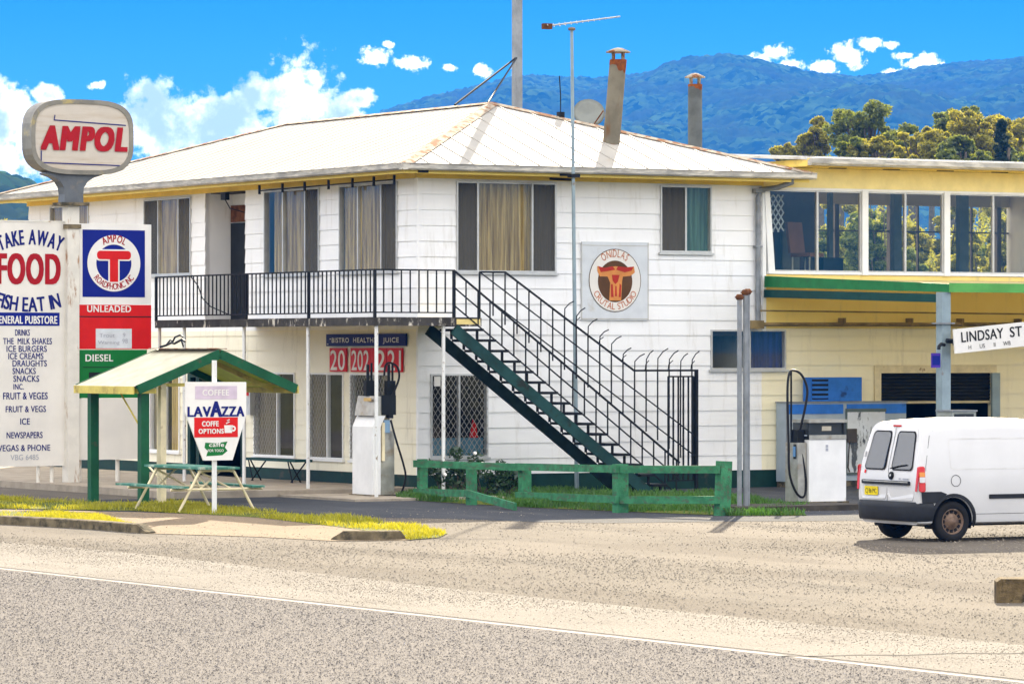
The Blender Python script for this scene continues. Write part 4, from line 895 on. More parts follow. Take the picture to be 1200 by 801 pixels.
q.arc_text('FISH EAT IN', cx+.03, fz(362)+2.45, 2.5, .29, 252.5, 286.5, -.036, .02, False)
for txt, py, x0, x1, h in (('DRINKS', 393, 17, 34, 9), ('THE  MILK SHAKES', 403, 3, 60, 9), ('ICE BURGERS', 412, 7, 54, 9), ('ICE CREAMS', 420.5, 9, 50, 9), ('DRAUGHTS', 429, 14, 54, 9), ('SNACKS', 438, 14, 41, 9), ('SNACKS', 447, 15, 45, 9), ('INC.', 456, 15, 27, 8), ('FRUIT & VEGES', 467.5, 3, 55, 10), ('FRUIT & VEGS', 482.5, 6, 53, 9), ('ICE', 497, 23, 34, 9), ('NEWSPAPERS', 513, 7, 49, 9), ('VEGAS & PHONE', 528, -3, 58, 9)):
    h_ = h*.8*k*.5; q.text(txt, fx((x0+x1)/2), fz(py, (x0+x1)/2), h*.0173*.8, -.036, fx(x1)-fx(x0), .010)
q.build('navy_lettering', NAVY_T, brd)
q = MB(); q.text('FOOD', fx(33), fz(332), fz(297)-fz(332), -.036, fx(70)-fx(-2), .028); q.build('red_lettering', RED_T, brd)
q = MB(); q.box(fx(-14), fx(69), -.036, -.029, fz(381.5), fz(366)); pnl = q.build('blue_panel', BLUE_S, brd)
MB().text('GENERAL PUBSTORE', fx(29), fz(379), fz(370)-fz(379), -.041, fx(66)-fx(-8), .02).build('lettering', WHITE_S, pnl)
MB().text('VBG 6485', fx(28), fz(538.5), .11, -.036, fx(44)-fx(11), .0).build('grey_lettering', GREY_T, brd)
# --- fuel price board
PB = thing('price_board', 'fuel price board with blue emblem above red and green panels', 'sign', U(133, PV_), PV_)
pc = U(133, PV_); yB = W(pc, PV_)[1]; bx = lambda px: U(px, PV_)-pc; bz = lambda py: CAMZ-(py-HOR)*yB/F
q = MB(); q.box(bx(92), bx(176), -.05, .05, bz(356.5), bz(262.5)); fr_ = q.build('emblem_panel', WHITE_S, PB)
e0, e1 = bx(95.5), bx(168.5); zc = (bz(348)+bz(269))/2; xc = (e0+e1)/2
MB().box(e0, e1, -.056, -.049, bz(348), bz(269.5)).build('blue_square', BLUE_S, fr_)
rad = (bx(163)-bx(101))/2; rz = (bz(276)-bz(342))/2; ez = rz/rad; xr = bx(132)
q = MB(); ring(q, xr, zc, rad*.665, rad, -.062, 56, ez); q.build('white_ring', WHITE_S, fr_)
q = MB(); tz1 = zc+rad*.44*ez; tz0 = zc+rad*.14*ez
q2 = MB(); q2.prism([(x, -.066, z) for x, z in rrect(xr-rad*.70, xr+rad*.70, tz0-.03, tz1+.03, .09)], (0, .008, 0)); q2.box(xr-rad*.21, xr+rad*.21, -.066, -.058, zc-rad*.72*ez, tz0-.02); q2.build('white_outline', WHITE_S, fr_)
q.prism([(x, -.070, z) for x, z in rrect(xr-rad*.64, xr+rad*.64, tz0, tz1, .07)], (0, .008, 0)); q.box(xr-rad*.155, xr+rad*.155, -.070, -.062, zc-rad*.66*ez, tz0+.01); q.build('red_emblem', RED_S, fr_)
q = MB(); q.arc_text('AMPOL', xr, zc, rad*.75, .15, 122, 58, -.066, .015, True, .15, ez); q.arc_text('ROADPHONIC INC', xr, zc, rad*.93, .13, 214, 326, -.066, .008, False, .09, ez); q.build('red_lettering', RED_T, fr_)
q = MB(); q.box(bx(92), bx(176), -.05, .05, bz(409), bz(357)); rp = q.build('red_panel', RED_S, PB); MB().box(bx(92), bx(176), -.054, -.049, bz(371.6), bz(370.4)).build('panel_seam', BLACK_T, rp)
MB().text('UNLEADED', bx(101), bz(365.5), bz(357.8)-bz(365.5), -.056, bx(152)-bx(101), .02, 'L').build('lettering', WHITE_S, rp)
q = MB(); q.box(bx(111), bx(153), -.058, -.05, bz(408), bz(385)); pl_ = q.build('paper_notice', mat('grey_paper', (.62, .64, .66), .6), rp)
q = MB(); q.text('Trout', bx(124), bz(395), .08, -.062, .34); q.text('Warning', bx(126), bz(403), .07, -.062, .48); q.text('9', bx(144), bz(395), .09, -.062); q.text('98', bx(145), bz(402), .09, -.062); q.build('lettering', GREY_T, pl_)
q = MB(); q.box(bx(92), bx(171), -.05, .05, bz(466), bz(409.5)); gp = q.build('green_panel', GREEN_S, PB)
MB().text('DIESEL', bx(99), bz(423), bz(415)-bz(423), -.056, bx(131)-bx(99), .02, 'L').build('lettering', WHITE_S, gp)
q = MB(); q.box(bx(96), bx(170), -.054, -.049, bz(430.4), bz(429.6)); q.box(bx(103), bx(128), -.056, -.049, bz(445), bz(436)); q.build('panel_seam', BLACK_T, gp)
q = MB(); q.box(bx(92), bx(174), -.045, .045, bz(538), bz(466.5)); q.build('blank_panel', CREAM_S, PB)
for px, zt in ((95, bz(440)), (139.5, bz(530)), (171, bz(440))): MB().tube([(bx(px), .08, 0), (bx(px), .08, zt)], .045, 8).build('leg', RUSTW, PB)

# ------------------------------------------------------------------ coffee sign on its own pole
cu_, cv_ = G(253, 601.5); CS_ = thing('coffee_sign', 'tapered white coffee advertising board on a white pole by the picnic table', 'sign', cu_, cv_)
yC = W(cu_, cv_)[1]; lx = lambda px: U(px, cv_)-cu_; lz = lambda py: CAMZ-(py-HOR)*yC/F
MB().tube([(0, .06, 0), (0, .06, lz(422))], .044, 10).build('pole', PIPE, CS_)
q = MB(); q.prism([(lx(217), -.02, lz(447)), (lx(288), -.02, lz(447.5)), (lx(288), -.02, lz(487)), (lx(272), -.02, lz(539)), (lx(238), -.02, lz(539)), (lx(217), -.02, lz(484))], (0, .035, 0)); cb_ = q.build('board', WHITE_S, CS_)
q = MB(); q.box(lx(228), lx(277), -.025, -.019, lz(467.5), lz(452)); fp = q.build('faded_panel', mat('faded_lilac', (.58, .48, .56), .6), cb_); MB().text('COFFEE', lx(252), lz(463), .10, -.029, .5, .02).build('lettering', WHITE_S, fp)
q = MB(); q.text('LAV', lx(219.5), lz(487.5), lz(476)-lz(487.5), -.025, lx(246)-lx(219.5), .035, 'L'); q.text('A', lx(252.5), lz(487.5), lz(470)-lz(487.5), -.026, lx(258.5)-lx(246.5), .04); q.text('ZZA', lx(259), lz(487.5), lz(476)-lz(487.5), -.025, lx(285.5)-lx(259.5), .035, 'L'); q.build('navy_lettering', NAVY_T, cb_)
q = MB(); q.box(lx(227), lx(278), -.025, -.019, lz(512), lz(488.8)); rp = q.build('red_panel', RED_S, cb_)
q = MB(); q.text('COFFE', lx(236), lz(499), lz(493)-lz(499), -.03, lx(255)-lx(236), .03, 'L'); q.text('OPTIONS', lx(232), lz(507.5), lz(502)-lz(507.5), -.03, lx(261)-lx(232), .03, 'L')
q.prism([(lx(262.5), -.03, lz(507)), (lx(271), -.03, lz(507)), (lx(272), -.03, lz(498)), (lx(262), -.03, lz(498))], (0, .006, 0)); ring(q, lx(272.5), lz(502), .02, .05, -.03, 16); q.tube([(lx(264), -.028, lz(496)), (lx(268), -.028, lz(494)), (lx(265), -.028, lz(492.5)), (lx(268), -.028, lz(491.5))], .012, 5); q.build('cup_emblem', WHITE_S, rp)
q = MB(); q.prism([(lx(240), -.022, lz(518)), (lx(252), -.022, lz(519)), (lx(266), -.022, lz(517)), (lx(263), -.022, lz(524)), (lx(266), -.022, lz(528)), (lx(260), -.022, lz(533)), (lx(241), -.022, lz(534)), (lx(243), -.022, lz(528)), (lx(239), -.022, lz(524))], (0, .004, 0)); gp = q.build('green_emblem', GREEN_S, cb_)
q = MB(); q.text('caffe', lx(253), lz(523), .07, -.027, .28, .02); q.text('FOR TOGO', lx(252), lz(529), .045, -.027, .3, .01); q.build('lettering', WHITE_S, gp)

# ------------------------------------------------------------------ picnic shelter
su, sv = -7.37, -3.14; SH = thing('picnic_shelter', 'small open picnic shelter with green posts and sunlit corrugated gable roof', 'shelter', su, sv)
xl, xr_, xa = -7.63-su, -4.45-su, -6.0-su; y0_, y1_ = -3.42-sv, -.84-sv; ze_, za_ = 2.16, 2.78
CORR = mat('weathered_corrugated_iron', (.56, .52, .38), .5, .2, var=.15, scale=3, dirt=(.34, .22, .12), dscale=4, dlo=.62, dhi=.8)
q = MB(); 
for x0, x1, z0, z1 in ((xl-.06, xa, ze_-.02, za_+.03), (xr_+.06, xa, ze_-.02, za_+.03)):
    N = 92; vs_ = []
    for i in range(N+1):
        y = y0_-.03+(y1_-y0_+.06)*i/N; dz = .014*math.cos(i*2*math.pi/4)
        vs_ += [(x0, y, z0+dz), (x1, y, z1+dz)]
    q.add(vs_, [(2*i, 2*i+1, 2*i+3, 2*i+2) for i in range(N)], smooth=True)
sr_ = q.build('roof', CORR, SH, recalc=False)
q = MB(); 
for x0, x1 in ((xl-.02, xa-.01), (xr_+.02, xa+.01)): q.add([(x0, y0_+.05, ze_-.05), (x1, y0_+.05, za_-.0), (x1, y1_-.02, za_-.0), (x0, y1_-.02, ze_-.05)], [(0, 1, 2, 3)])
q.build('ceiling_lining', LIME, SH, recalc=False)
q = MB(); q.bar((xa-.09, (y0_), za_+.05), (xa-.09, y1_, za_+.05), .2, .015); q.bar((xa+.09, y0_, za_+.045), (xa+.09, y1_, za_+.045), .16, .015); q.build('ridge_cap', CAPM, sr_)
for x in (xl, xr_):
    for y in (y0_-.05, y1_+.03): q = MB(); q.bar((xa, y, za_-.05), (x, y, ze_-.07), .04, .17); q.build('bargeboard', GREEN, SH)
q = MB(); q.box(xl-.08, xl-.05, y0_, y1_, ze_-.15, ze_-.01); q.box(xr_+.05, xr_+.08, y0_, y1_, ze_-.15, ze_-.01); q.bar((xa, y0_+.9, za_-.06), (xl, y0_+.9, ze_-.09), .05, .08); q.bar((xa, y0_+.9, za_-.06), (xr_, y0_+.9, ze_-.09), .05, .08); q.build('rafter', YELLOWP, SH)
MB().box(-.08, .08, -.08, .08, 0, ze_-.05).build('post', GREEN, SH); MB().box(-.08, .08, 2.1, 2.26, 0, ze_-.05).build('post', GREEN, SH)
MB().box(xa-.06, xa+.06, y1_-.2, y1_-.08, 0, za_-.06).build('post', CREAMP, SH); MB().box(.44, .55, .2, .31, 0, ze_+.02).build('post', CREAMP, SH)
q = MB(); q.box(-.2, .2, -.12, .12, ze_-.14, ze_-.05); q.box(-.2, .2, 2.06, 2.3, ze_-.14, ze_-.05); q.box(.0, xr_-.1, .22, .30, ze_-.02, ze_+.04); q.tube([(-.02, 1.0, ze_-.1), (-.02, .09, ze_-.75)], .018, 6); q.box(-.04, .04, .1, 2.1, ze_-.13, ze_-.05); q.build('tie_beam', YELLOWP, SH)
# twisted branch lying on the ridge
tb = thing('twisted_branch', 'dark twisted branch lying on the shelter ridge', 'branch', -6.0, -1.5, za_+.06); q = MB()
q.tube([(-.02, .5, .02), (.0, .3, .05), (.02, .1, .1), (-.02, -.1, .08), (.02, -.35, .16), (0, -.5, .12)], .022, 6); q.tube([(.02, .1, .08), (.05, .02, .2), (.03, -.25, .24), (0, -.42, .2)], .018, 6); q.tube([(0, .3, .05), (.04, .2, .15), (.02, .05, .12)], .016, 6); q.tube([(0, -.35, .15), (.02, -.4, .02)], .016, 5); q.build('branch', BLACK, tb)

# ------------------------------------------------------------------ picnic table
tu, tv = G(254, 600); PT = thing('picnic_table', 'green and cream picnic table with pipe frame legs under the shelter', 'picnic table', tu, tv)
TG = mat('worn_green_table_top', (.06, .20, .15), .5, var=.2, scale=4, dirt=(.45, .5, .42), dscale=4, dlo=.5, dhi=.7)
q = MB()
for k in range(3): q.box(-.37+k*.25, -.13+k*.25, -.15, 2.15, .745, .785)
q.build('tabletop', TG, PT); MB().box(-.2, .2, .3, .34, .69, .745).build('batten', TEAL, PT)
for sg_ in (-1, 1):
    q = MB(); q.box(sg_*.60, sg_*.86, -.15, 2.3, .425, .46); q.build('seat', TG, PT)
for y in (.0, 1.75):
    q = MB()
    for sg_ in (-1, 1): q.tube([(sg_*.26, y, .72), (sg_*.33, y, .70), (sg_*.72, y, .02)], .026, 8); q.tube([(sg_*.30, y+.05, .40), (-sg_*.22, y+.3, .72)], .02, 7)
    q.tube([(-.33, y, .725), (.33, y, .725)], .026, 8); q.tube([(-.88, y, .40), (.88, y, .40)], .024, 8); q.tube([(-.1, y+.04, .40), (-.1, y+.8, .74)], .018, 6); q.build('frame', CREAMP, PT)
# bench by the wall
bu, bv0, bv1 = -.75, V(356, -.75), V(294, -.75); BN = thing('wall_bench', 'long thin green bench on crossed metal legs against the white wall', 'bench', bu, bv0)
L_ = bv1-bv0; MB().box(-.2, .2, 0, L_, .55, .60).build('seat', TEAL, BN)
for y in (.25, L_-.35):
    q = MB(); q.tube([(-.18, y, .55), (.16, y+.12, .06)], .016, 6); q.tube([(.18, y, .55), (-.16, y+.12, .06)], .016, 6); q.tube([(-.16, y-.1, .06), (-.18, y+.1, .55)], .016, 6); q.build('leg', BLACK, BN)

# ------------------------------------------------------------------ wall signs
zs = lambda py, px, v=0: Z(py, 0, V(px, 0))
HB = thing('shop_header_board', 'long navy shop board with white lettering above the red number cards', 'sign', 0, V(433, 0), 0, -60)
# local x runs to the right along the wall (towards -v), local y into the wall
hx = lambda px: V(433, 0)-V(px, 0); hz = lambda py, px=433: Z(py, 0, V(px, 0))
q = MB(); q.box(hx(386), hx(479), -.075, -.035, hz(405.3), hz(391)); hb = q.build('board', mat('sign_navy_board', (.005, .012, .13), .45), HB)
q = MB()
for t_, a, b_ in (('BISTRO', 393, 413), ('HEALTHY', 418, 446), ('JUICE', 453, 471.5)): q.text(t_, hx((a+b_)/2), hz(401), hz(395.5)-hz(401), -.08, hx(b_)-hx(a), .03)
q.box(hx(387.3), hx(388.6), -.08, -.074, hz(403.5), hz(402.3)); q.box(hx(390.3), hx(391.6), -.08, -.074, hz(397.5), hz(396.2)); q.build('lettering', WHITE_S, hb)
NB = thing('number_board', 'row of red cards with white numerals under the navy board', 'sign', 0, V(433, 0), 0, -60)
for a, b_, t_ in ((389.5, 409, '20'), (414, 437.5, '202'), (443.5, 456, '2'), (456.8, 474.5, '21')):
    q = MB(); q.box(hx(a), hx(b_), -.065, -.035, hz(435.5), hz(407.5)); cd = q.build('number_card', RED_S, NB)
    MB().text(t_, (hx(a)+hx(b_))/2, hz(433.5), hz(410)-hz(433.5), -.07, (hx(b_)-hx(a))*.86, .01).build('numeral', WHITE_S, cd)
q = MB(); q.box(hx(437.7), hx(443.3), -.064, -.036, hz(435.5), hz(407.5)); q.build('number_card', RED_S, NB)

ru = U(719, 0); RB = thing('roundel_sign', 'square clear wall panel with brown and red oval emblem', 'sign', ru, 0)
rx = lambda px: U(px, 0)-ru; rzf = lambda py: Z(py, ru, 0)
q = MB(); q.box(rx(680), rx(758.5), -.05, -.028, rzf(375), rzf(283.5)); rp = q.build('panel', mat('grey_white_panel', (.62, .64, .65), .4, var=.05, dirt=(.5, .46, .38)), RB)
q = MB()
for a, b_, c, d in ((680, 758.5, 287.5, 288.2), (680, 758.5, 373, 374), (680, 680.6, 284, 374.6), (757.6, 758.4, 284, 374.6)): q.box(rx(a), rx(b_), -.053, -.049, rzf(d), rzf(c))
q.build('panel_edge', mat('panel_edge_strip', (.45, .42, .36), .6), rp)
ocx, ocz = rx(719), rzf(328.5); orx = rx(749.5)-rx(719); orz = rzf(291.5)-ocz
q = MB(); q.poly(disc(ocx, ocz, orx, orz, -.056)); q.build('oval', mat('oval_outline', (.10, .06, .03), .5), rp, recalc=False)
q = MB(); q.poly(disc(ocx, ocz, orx*.975, orz*.975, -.059)); q.build('cream_oval', CREAM_S, rp, recalc=False)
q = MB(); q.poly(disc(ocx, ocz-.02, orx*.66, orz*.66, -.062)); q.build('brown_disc', mat('emblem_brown', (.10, .045, .015), .5), rp, recalc=False)
ORG = mat('emblem_orange', (.62, .24, .06), .5); EMR = mat('emblem_red', (.42, .03, .015), .5)
q = MB(); q.poly([(rx(x), -.065, rzf(y)) for x, y in ((698, 312), (706, 314), (719, 312), (732, 313), (741, 312), (742, 319), (737, 323), (728, 324), (727, 330), (726, 352), (712, 352), (713, 331), (710, 324), (701, 324), (698, 318))]); q.build('emblem', ORG, rp, recalc=False)
q = MB()
for P in (((699, 312), (706, 314), (716, 312), (719, 316), (709, 318), (702, 319)), ((741, 312), (732, 313), (722, 312), (720, 316), (730, 319), (738, 317)), ((715, 322), (724, 322), (722, 330), (719, 333), (716, 329)), ((714, 333), (716, 333), (717, 348), (714, 348)), ((719, 335), (720.5, 335), (721, 347), (718.6, 347)), ((724, 332), (726, 334), (725.5, 348), (723, 348))): q.poly([(rx(x), -.068, rzf(y)) for x, y in P])
q.build('emblem_detail', EMR, rp, recalc=False)
q = MB(); q.arc_text('ONIDLAS', ocx, ocz, orx*.74, .15, 128, 54, -.064, .0, True, .15, orz/orx); q.arc_text('CRUTAL STUDIO', ocx, ocz, orx*.92, .13, 205, 335, -.064, .0, False, .12, orz/orx); q.build('lettering', mat('emblem_lettering', (.50, .14, .05), .5), rp)

# ------------------------------------------------------------------ fuel pumps
PUMPW = mat('white_pump_enamel', (.76, .75, .73), .35, var=.05, dirt=(.42, .36, .28), dlo=.66, dhi=.8)
STEEL = mat('stained_stainless_steel', (.40, .38, .33), .35, .7, var=.2, scale=4, dirt=(.30, .24, .16), dscale=3, dlo=.5, dhi=.7)
DISP = mat('pump_display', (.03, .035, .04), .15)
RUBBER = mat('black_rubber_hose', (.012, .012, .013), .5)
def hose(mb, pts, r=.022):
    P = [Vector(p) for p in pts]; out = []
    for i in range(len(P)-1):
        a, b_, c, d = P[max(i-1, 0)], P[i], P[i+1], P[min(i+2, len(P)-1)]
        for k in range(6):
            t_ = k/6; out.append(.5*((2*b_)+(c-a)*t_+(2*a-5*b_+4*c-d)*t_*t_+(3*b_-a-3*c+d)*t_**3))
    out.append(P[-1]); return mb.tube(out, r, 8)
# right pump: white front, hose on the left flank
u_, v_ = G(948, 594); FP = thing('fuel_pump', 'white fuel pump with looped black hose on its left side by the van', 'fuel pump', u_, v_)
wd, dp_ = .80, .52; H = 1.62
MB().box(-.04, wd+.04, -.04, dp_+.04, 0, .10).build('plinth', CONCD, FP)
pbody = MB().box(0, wd, 0, dp_, .10, 1.20).build('body', PUMPW, FP)
q = MB(); q.box(.03, wd-.03, .03, dp_-.03, 1.20, 1.26); q.box(.0, wd, .0, .06, 1.26, 1.29); q.box(-.0, .05, .0, dp_, 1.29, 1.50); q.box(wd-.05, wd, 0, dp_, 1.29, 1.50); q.box(.05, wd-.05, .04, dp_-.04, 1.29, 1.50); q.build('display_head', DISP, FP)
q = MB(); q.box(-.02, wd+.02, -.03, dp_+.03, 1.505, 1.56); q.box(.0, wd, -.012, -.002, 1.205, 1.285); q.build('head_trim', STEEL, FP)
q = MB(); q.box(.30, .50, .030, .038, 1.36, 1.44); q.text('10', .40, 1.37, .05, .025); q.build('dial', mat('dial_face', (.5, .45, .35), .4), FP)
q = MB(); q.box(.36, .41, -.006, 0, 1.06, 1.11); q.box(.36, .41, -.006, 0, 1.00, 1.05); q.build('badge', GREY_T, pbody)
fl_ = MB(); fl_.box(-.20, -.012, .06, dp_-.06, .10, 1.15); fl_.build('hose_cabinet', STEEL, FP)
q = MB(); q.box(-.16, -.02, .12, .32, 1.0, 1.38); q.box(-.20, -.08, .10, .2, .86, 1.12); q.build('nozzle_holster', BLACK, FP)
q = MB(); q.box(-.21, -.205, .12, .2, .90, 1.08); q.build('blue_grip', mat('nozzle_blue', (.12, .25, .45), .4), FP)
q = MB(); q.tube([(-.18, .3, 1.1), (-.18, .3, 2.42)], .018, 7); q.build('hose_mast', BLACK, FP)
q = MB(); hose(q, [(-.10, .15, 1.36), (-.02, .1, 1.75), (.03, .1, 2.1), (-.06, .15, 2.36), (-.18, .25, 2.44), (-.30, .2, 2.34), (-.36, .15, 2.0), (-.37, .1, 1.2), (-.36, .08, .6), (-.22, .06, .25), (-.06, .06, .2), (-.03, .06, .5), (-.10, .08, .95)]); q.build('hose', RUBBER, FP)
# left pump: narrow white door facing the drive, steel flank with black heads and two masts
u_, v_ = G(438.5, 584); v_ += .05
FP2 = thing('fuel_pump', 'old white and steel fuel pump with twin black hose masts under the balcony', 'fuel pump', u_, v_)
yQ = W(u_, v_)[1]; pz = lambda py: CAMZ-(py-HOR)*yQ/F
dd_ = V(413, u_)-v_; ww = U(463, v_)-u_
MB().box(-.05, ww+.05, -.05, dd_+.05, 0, .07).build('plinth', CONCD, FP2)
q = MB(); q.box(0, ww*.35, 0, dd_, .07, pz(500)); q.prism([(.0, 0, pz(500)), (0, dd_, pz(500)), (.10, dd_, pz(487)), (.10, 0, pz(487))], (ww*.35-.0, 0, 0)); q.build('body', PUMPW, FP2)
q = MB(); q.box(ww*.36, ww, .03, dd_-.03, .07, pz(505)); q.build('steel_flank', STEEL, FP2)
q = MB(); q.prism([(.03, .03, pz(487)), (.03, dd_-.03, pz(487)), (.10, dd_-.03, pz(464)), (.10, .03, pz(464))], (ww*.4, 0, 0)); q.build('display_head', STEEL, FP2)
q = MB(); q.box(.02, .028, .12, dd_*.5, pz(470), pz(466)); q.build('paper_notice', mat('ochre_notice', (.5, .33, .12), .6), FP2)
q = MB(); q.box(ww*.42, ww+.02, .0, dd_-.2, pz(486), pz(463)); q.box(ww*.7, ww*.9, -.02, .1, pz(490), pz(486)); q.build('register_head', BLACK, FP2)
q = MB(); q.box(ww*.5, ww*.75, -.015, .02, pz(507), pz(492)); q.build('blue_label', mat('pale_blue_label', (.2, .32, .45), .5), FP2)
q = MB(); q.box(ww*.40, ww*.52, -.02, .03, pz(540), pz(495)); q.build('cream_label', CREAMP, FP2)
q = MB()
for a, b_ in ((.12, dd_*.52), (ww*.85, .12)): q.tube([(a, b_, pz(464)), (a, b_, pz(427))], .03, 7); q.tube([(a+.09, b_+.02, pz(464)), (a+.09, b_+.02, pz(425))], .022, 7); q.box(a-.06, a+.12, b_-.05, b_+.07, pz(464), pz(446))
q.build('hose_mast', BLACK, FP2)
q = MB(); hose(q, [(ww*.62, .1, pz(440)), (ww*.66, .08, pz(428)), (ww*.85, .06, pz(425)), (ww*1.1, .0, pz(430)), (ww*1.16, -.02, pz(442)), (ww*1.0, .0, pz(456)), (ww*.9, .02, pz(463))], .02); hose(q, [(ww*.78, -.02, pz(492)), (ww*.95, -.08, pz(515)), (ww*1.25, -.12, pz(545)), (ww*1.33, -.12, pz(560)), (ww*1.15, -.1, pz(577)), (ww*.7, -.06, pz(582))], .02); q.build('hose', RUBBER, FP2)

# ------------------------------------------------------------------ vent pipes
u_, v_ = G(870, 599); VP = thing('vent_pipe_stand', 'cluster of three tall steel fuel vent pipes with rusty caps', 'vent pipes', u_, v_)
yV = W(u_, v_)[1]
for a, b_, py in ((-.06, 0, 350), (.06, .0, 344.5), (.14, .05, 343.5)):
    zt = CAMZ-(py-HOR)*yV/F; vp = MB(); vp.tube([(a, b_, 0), (a, b_, zt)], .043, 10); o = vp.build('vent_pipe', GALV, VP)
    c = MB(); c.lathe([(.045, zt-.02), (.065, zt), (.065, zt+.05), (.045, zt+.08), (0, zt+.08)], 10, None, (a, b_)); c.box(a-.085, a+.085, b_-.02, b_+.02, zt+.015, zt+.04); c.build('vent_cap', RUST, o)
MB().box(-.12, .2, -.05, .1, .0, .05).build('base_plate', CONCD, VP)
isl = MB().box(u_-.4, u_+2.4, v_-.5, v_+.75, 0, .10).build('pump_island', mat('dark_stained_kerbing', (.06, .052, .042), .9, var=.3)); site(isl); tag(isl, 'low dark concrete island under the vent pipes and white pump', 'island')

# ------------------------------------------------------------------ timber rail fence
FN = thing('rail_fence', 'low faded green two rail timber fence with a fallen lower rail', 'fence', 0, 0)
posts = []
for px, pb, pt, w_ in ((495, 584, 537.5, .16), (552.5, 591.5, 549, .16), (615, 590, 543, .19), (727, 600.5, 543.5, .22), (846, 604, 540, .22)):
    u_, v_ = G(px, pb); zt = Z(pt, u_, v_); posts.append((u_, v_, zt))
    q = MB(); lean = .03 if px == 846 else .0; q.bar((u_, v_, -.02), (u_+lean*1.5, v_, zt), w_*.8, w_, up=(1, 0, 0)); q.build('post', FENCEG, FN)
def frail(p0, p1, py0, py1, off=-.12, h=.13):
    a, b_ = posts[p0], posts[p1]; A = Vector((a[0]+off, a[1]+.1, Z(py0, a[0], a[1]))); B = Vector((b_[0]+off, b_[1]-.1, Z(py1, b_[0], b_[1]))); q = MB(); q.bar(A, B, .055, h); return q.build('rail', FENCEG, FN)
frail(0, 2, 543, 547); frail(2, 3, 546.5, 549); frail(3, 4, 549.5, 549.5); frail(0, 1, 576, 577.5); frail(2, 3, 580, 584.5); frail(3, 4, 585.5, 585)
a = posts[1]; gx, gy = G(604, 598); q = MB(); q.bar((a[0]-.12, a[1], Z(577, a[0], a[1])), (gx, gy, .07), .055, .13); o = q.build('rail', FENCEG, FN); o['label'] = 'fallen lower rail with one end on the grass'

# ------------------------------------------------------------------ storage locker and blue air box
sa, sb = us(921, 1062, -.42); LK = thing('storage_locker', 'pale grey steel locker with a blue band along its top', 'locker', sa, -.42); Lw = sb-sa
zT = Z(472, sa, -.42); GREYP = mat('pale_blue_grey_enamel', (.34, .40, .45), .45, var=.1, scale=2, dirt=(.2, .19, .17), dlo=.6, dhi=.8); BLUEP = mat('bright_blue_enamel', (.03, .16, .55), .4, var=.12, scale=4, dirt=(.02, .06, .2), dlo=.58, dhi=.7)
MB().box(0, Lw, 0, .36, .12, zT).build('body', GREYP, LK); MB().box(.02, Lw-.02, .03, .36, 0, .12).build('plinth', CONCD, LK)
q = MB(); zb_ = Z(485, sa, -.42); q.box(0.01, Lw*.47, -.012, -.002, zb_, zT-.03); q.box(Lw*.5, Lw-.01, -.012, -.002, zb_, zT-.03); q.build('blue_band', BLUEP, LK)
q = MB(); q.box(0, .05, -.02, 0, .12, zT); q.box(-.02, Lw+.02, -.025, .37, zT, zT+.025); q.build('trim', GALV, LK)
ld0, ld1 = U(992, -.42)-sa, U(1036, -.42)-sa; q = MB(); z0_, z1_ = Z(552, sb, -.42), Z(482, sb, -.42); q.box(ld0, ld1, -.04, -.014, z0_, z1_); dr = q.build('door', mat('flaking_white_door', (.62, .65, .68), .6, var=.1, dirt=(.09, .10, .11), dscale=5, dlo=.54, dhi=.60, stretch=(1, 1, .35)), LK)
q = MB(); q.box(ld0-.03, ld1+.03, -.035, -.004, z1_, z1_+.07); q.box(ld0-.03, ld0, -.035, -.004, z0_-.03, z1_); q.box(ld0, ld1+.1, -.035, -.004, z0_-.05, z0_-.005); q.build('door_frame', mat('dark_green_grey', (.10, .13, .12), .6), LK)
q = MB(); q.box(ld0-.03, ld0+.2, -.09, -.042, z0_+.62, z0_+.9); q.tube([(ld0+.03, -.06, z0_+.62), (ld0+.0, -.06, z0_+.1), (ld0+.04, -.06, -.0+.3)], .014, 5); q.build('latch_box', mat('rusty_dark_latch', (.07, .06, .05), .7, dirt=(.2, .12, .06)), dr)
aa, ab = us(950, 1010, -.38); AC = thing('air_box', 'bright blue steel box with louvred grille on top of the grey locker', 'box', aa, -.38, zT+.03); hA = Z(442, aa, -.38)-zT-.03; wA = ab-aa
MB().box(0, wA, 0, .28, 0, hA).build('body', BLUEP, AC)
q = MB(); q.box(.03, wA*.34, -.006, -.001, .04, hA-.04); gr_ = q.build('grille', BLACK, AC)
for k in range(4): z_ = .06+k*(hA-.1)/4; MB().bar((.03, -.012, z_+.03), (wA*.34, -.012, z_+.03), .03, .05).build('louvre', BLUEP, gr_)
pc_ = thing('cabinet_box', 'small grey metal cabinet at the foot of the canopy post above the van roof', 'cabinet', pu-.30, cv1-.55); MB().box(0, .56, 0, .5, 0, Z(482, pu, cv1-.5)).build('body', mat('grey_green_cabinet', (.30, .32, .29), .5, .1, dirt=(.15, .14, .12)), pc_)
q = MB(); zt = Z(482, pu, cv1-.5); q.box(.05, .50, -.01, -.001, zt-.12, zt-.04); q.build('slot', DISP, pc_); MB().box(-.02, .58, -.02, .52, zt, zt+.03).build('lid', GALV, pc_)
